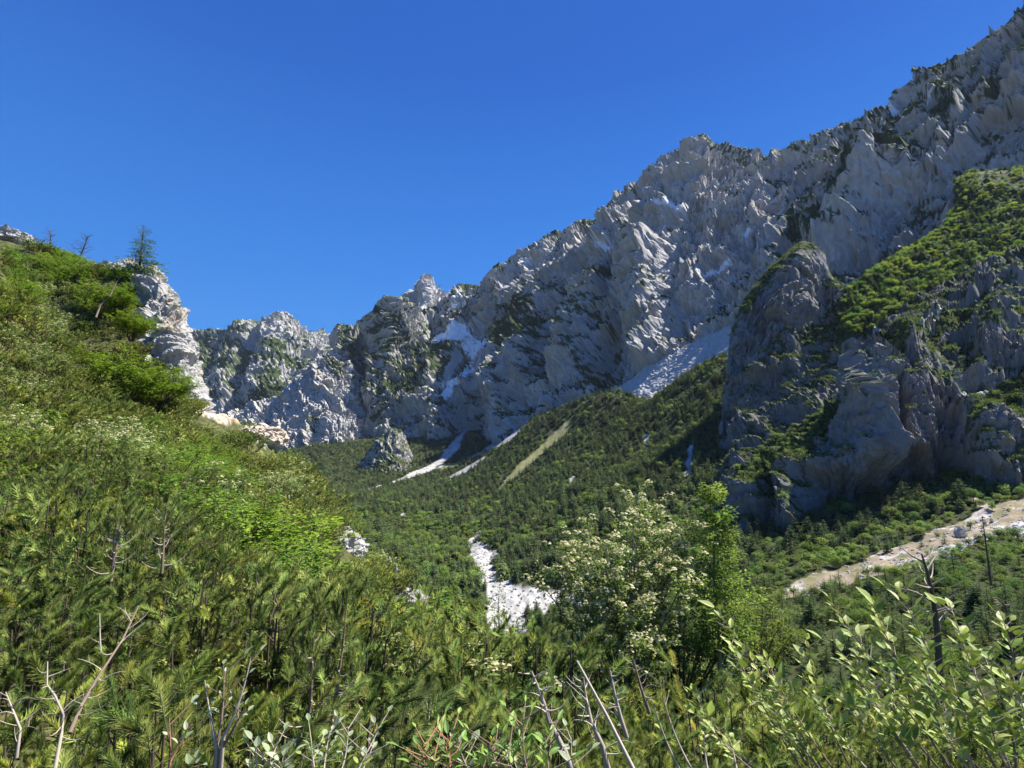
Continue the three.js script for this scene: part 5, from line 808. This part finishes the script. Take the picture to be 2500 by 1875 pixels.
{
  const b = at(1762, 1760, 12);
  stand(sapling(81, { H: 5.3, lean: 0.02, r: 0.06, branches: 34, low: 0.3, reach: 1.5, up: 0.75, leaves: 210, ls: 0.085, rgb: [0.22, 0.31, 0.045], bark: [0.20, 0.18, 0.15] }), 'tall_sapling', 1762, 1790, 12, { turn: 0.4 }, { label: 'tall young tree with a slim trunk rising right of the blossoming bush', category: 'tree' });
  stand(sapling(82, { H: 3.2, lean: 0.03, r: 0.03, branches: 16, low: 0.3, reach: 0.8, up: 0.7, leaves: 32, ls: 0.07, rgb: [0.2, 0.26, 0.08], bark: [0.12, 0.10, 0.08] }), 'slender_sapling', 1215, 1620, 21, { turn: 1 }, { label: 'slender sapling with thin foliage standing before the white gravel bed', category: 'tree' });
  stand(leafShrub(83, { R: 2.0, H: 4.0, stems: 34, subs: 16, leaves: 24, ls: 0.09, twig: 0.55, thick: 0.028, rgb: [0.17, 0.245, 0.045], bark: [0.2, 0.18, 0.15], flower: 0.97, fs: 0.072 }), 'blossoming_bush', 1530, 1690, 12, { turn: 0.7 }, { label: 'large rounded bush covered in cream blossom in front of the valley forest', category: 'bush' });
  stand(leafShrub(84, { R: 1.7, H: 3.2, stems: 22, subs: 12, leaves: 30, ls: 0.085, twig: 0.45, thick: 0.03, rgb: [0.10, 0.155, 0.04] }), 'dark_leafy_bush', 1660, 1720, 13, { turn: 2 }, { label: 'dark green leafy bush between the blossoming bush and the tall young tree', category: 'bush' });
  stand(leafShrub(85, { R: 1.1, H: 2.6, stems: 14, subs: 10, leaves: 30, ls: 0.075, twig: 0.35, thick: 0.02, rgb: [0.19, 0.24, 0.035] }), 'olive_bush', 1862, 1660, 15, { turn: 3 }, { label: 'yellowish green bush just right of the tall young tree', category: 'bush' });
  stand(leafShrub(86, { R: 0.9, H: 1.7, stems: 12, subs: 9, leaves: 13, ls: 0.075, twig: 0.3, thick: 0.015, rgb: [0.16, 0.27, 0.05] }), 'light_green_bush', 1075, 1660, 16, { turn: 3 }, { label: 'light green bush at the crest below the gravel bed, left of the slender sapling', category: 'bush' });
  stand(leafShrub(87, { R: 1.3, H: 1.9, stems: 14, subs: 9, leaves: 13, ls: 0.09, twig: 0.35, thick: 0.015, rgb: [0.17, 0.27, 0.06] }), 'light_green_bush', 955, 1560, 31, { turn: 1 }, { label: 'light green bush below the white boulders at the end of the spur', category: 'bush' });
  // beech thicket under the cliff
  for (const [px, py, d, s, k, label] of [[300, 1000, 60, 1.5, 1, 'broad bright green beech bush with layered boughs under the limestone cliff'], [395, 985, 66, 1.15, 2, 'bright green beech bush nearest to the limestone cliff'], [200, 960, 62, 1.3, 3, 'bright green beech bush, leftmost of those under the cliff'], [320, 830, 80, 1.1, 4, 'green beech bush high on the spur below the crooked trunk'], [290, 760, 88, 0.9, 5, 'small green beech bush at the top of the spur beside the crooked trunk']])
    stand(leafShrub(90 + k, { R: 3.0, H: 4.4, stems: 20, subs: 12, leaves: 26, ls: 0.26, twig: 1.1, thick: 0.05, rgb: [0.16, 0.25, 0.015], flat: true }), 'beech_bush', px, py, d, { s, turn: k, leaf: k % 2 ? 'leaf' : 'leaf3' }, { label, category: 'bush' });
  stand(sapling(97, { H: 6, lean: 0.12, r: 0.13, branches: 14, low: 0.5, reach: 2.6, up: 0.4, leaves: 60, ls: 0.3, rgb: [0.17, 0.23, 0.04], bark: [0.06, 0.05, 0.04] }), 'leaning_tree', 140, 700, 98, {}, { label: 'small tree with a dark leaning trunk on the left spur', category: 'tree' });
  stand(larch(98, 10.5, 3.6, [0.13, 0.21, 0.10]), 'larch_tree', 338, 672, 97, { turn: 0.3 }, { label: 'lone feathery larch on the top of the limestone cliff against the sky', category: 'tree' });
}
// rocks
function boulder(px, py, d, w, h, seed, name, data, rgb = LIME) {
  const c = at(px, py, d), g = new THREE.IcosahedronGeometry(1, 26), p = g.attributes.position, col = new Float32Array(p.count * 3);
  for (let i = 0; i < p.count; i++) {
    const x = p.getX(i), y = p.getY(i), z = p.getZ(i), f = 0.22 * facet(x * 1.6 + seed, y * 1.6, z * 1.6) + 0.12 * facet(x * 4 + seed, y * 4, z * 4) + 0.05 * facet(x * 9 + seed, y * 9, z * 9) + 0.15 * N3(x + seed, y, z), k = 1 + f;
    p.setXYZ(i, x * k * w / 2, y * k * h / 2, z * k * w / 2.4);
    const t = 0.92 + 0.2 * N3(x * 3 + seed, y * 3, z * 3) + 0.12 * N3(x * 11, y * 11, z * 11 + seed), lich = smooth(0.3, 0.6, fbm(x * 3, y * 3 + seed, z * 3, 3)); col.set(mix(rgb.map((v) => v * t), [0.12, 0.12, 0.06], lich * 0.7).map((v) => clamp(v, 0.02, 0.9)), i * 3);
  }
  g.setAttribute('color', new THREE.BufferAttribute(col, 3)); g.computeVertexNormals();
  const m = new THREE.Mesh(g, M.rock); m.position.set(...c); m.rotation.y = seed; return add(m, name, data);
}
boulder(825, 1340, 48.5, 4.4, 3.6, 1, 'rock_outcrop', { label: 'pale rock outcrop behind the thin bare tree on the spur', category: 'rock' });
boulder(955, 1425, 43.5, 1.6, 3.6, 2, 'rock_outcrop', { label: 'narrow pale rock at the right edge of the spur', category: 'rock' });
boulder(1005, 1472, 42, 2.2, 2.0, 3, 'rock_outcrop', { label: 'lowest pale rock at the tip of the spur', category: 'rock' });
boulder(790, 1405, 42, 2.2, 1.4, 4, 'rock_outcrop', { label: 'small dark rock below the pale outcrop on the spur', category: 'rock' });
boulder(645, 1072, 71, 6.4, 3.6, 5, 'rock_outcrop', { label: 'tan rock outcrop among dwarf pines between the cliff and the valley', category: 'rock' }, [0.50, 0.43, 0.35]);
boulder(25, 590, 110, 9, 4.5, 6, 'rock_outcrop', { label: 'pale rock outcrop on the skyline at the left edge', category: 'rock' });
{ const g = onGround([[2345, 1312]])[0], c = bearing(g[0], valleyY(...g), g[1]); boulder(2345, 1302, -g[1], 5.4, 5.8, 7, 'boulder', { label: 'lone grey boulder on the stony track', category: 'boulder' }); void c; }

// loose stones on the gravel bed and the track
{
  const r = rng(91), shapes = [1, 2, 3].map((k) => { const g = new THREE.IcosahedronGeometry(1, 2), p = g.attributes.position, c = new Float32Array(p.count * 3); for (let i = 0; i < p.count; i++) { const x = p.getX(i), y = p.getY(i), z = p.getZ(i), q = 1 + 0.5 * facet(x * 1.3 + k * 7, y * 1.3, z * 1.3); p.setXYZ(i, x * q, y * q * 0.7, z * q); c.set([0.42, 0.41, 0.39].map((v) => v * (0.9 + 0.2 * N3(x * 2, y * 2, z * 2 + k))), i * 3); } g.setAttribute('color', new THREE.BufferAttribute(c, 3)); g.computeVertexNormals(); return [['stone', g, 'wood']]; }), list = [];
  for (let i = 0; i < 90000 && list.length < 4200; i++) { const d = 130 + 480 * r(), x = (r() * 1.9 - 0.75) * d, a = r(), b = r(), q = zoneAt(x, -d); if ((q !== GRAVEL && q !== PATH) || (q === PATH && a > 0.55)) continue; list.push({ x, y: valleyY(x, -d) - 0.1, z: -d, s: 0.18 + 0.75 * b ** 4, turn: a * 60, rgb: [1, 1, 1] }); }
  mass('loose_stones', shapes, list, {});
}

// thin blue haze of the far valley
scene.fog = new THREE.FogExp2(new THREE.Color(0.62, 0.78, 1.0), 0.000015);

renderer.render(scene, camera);
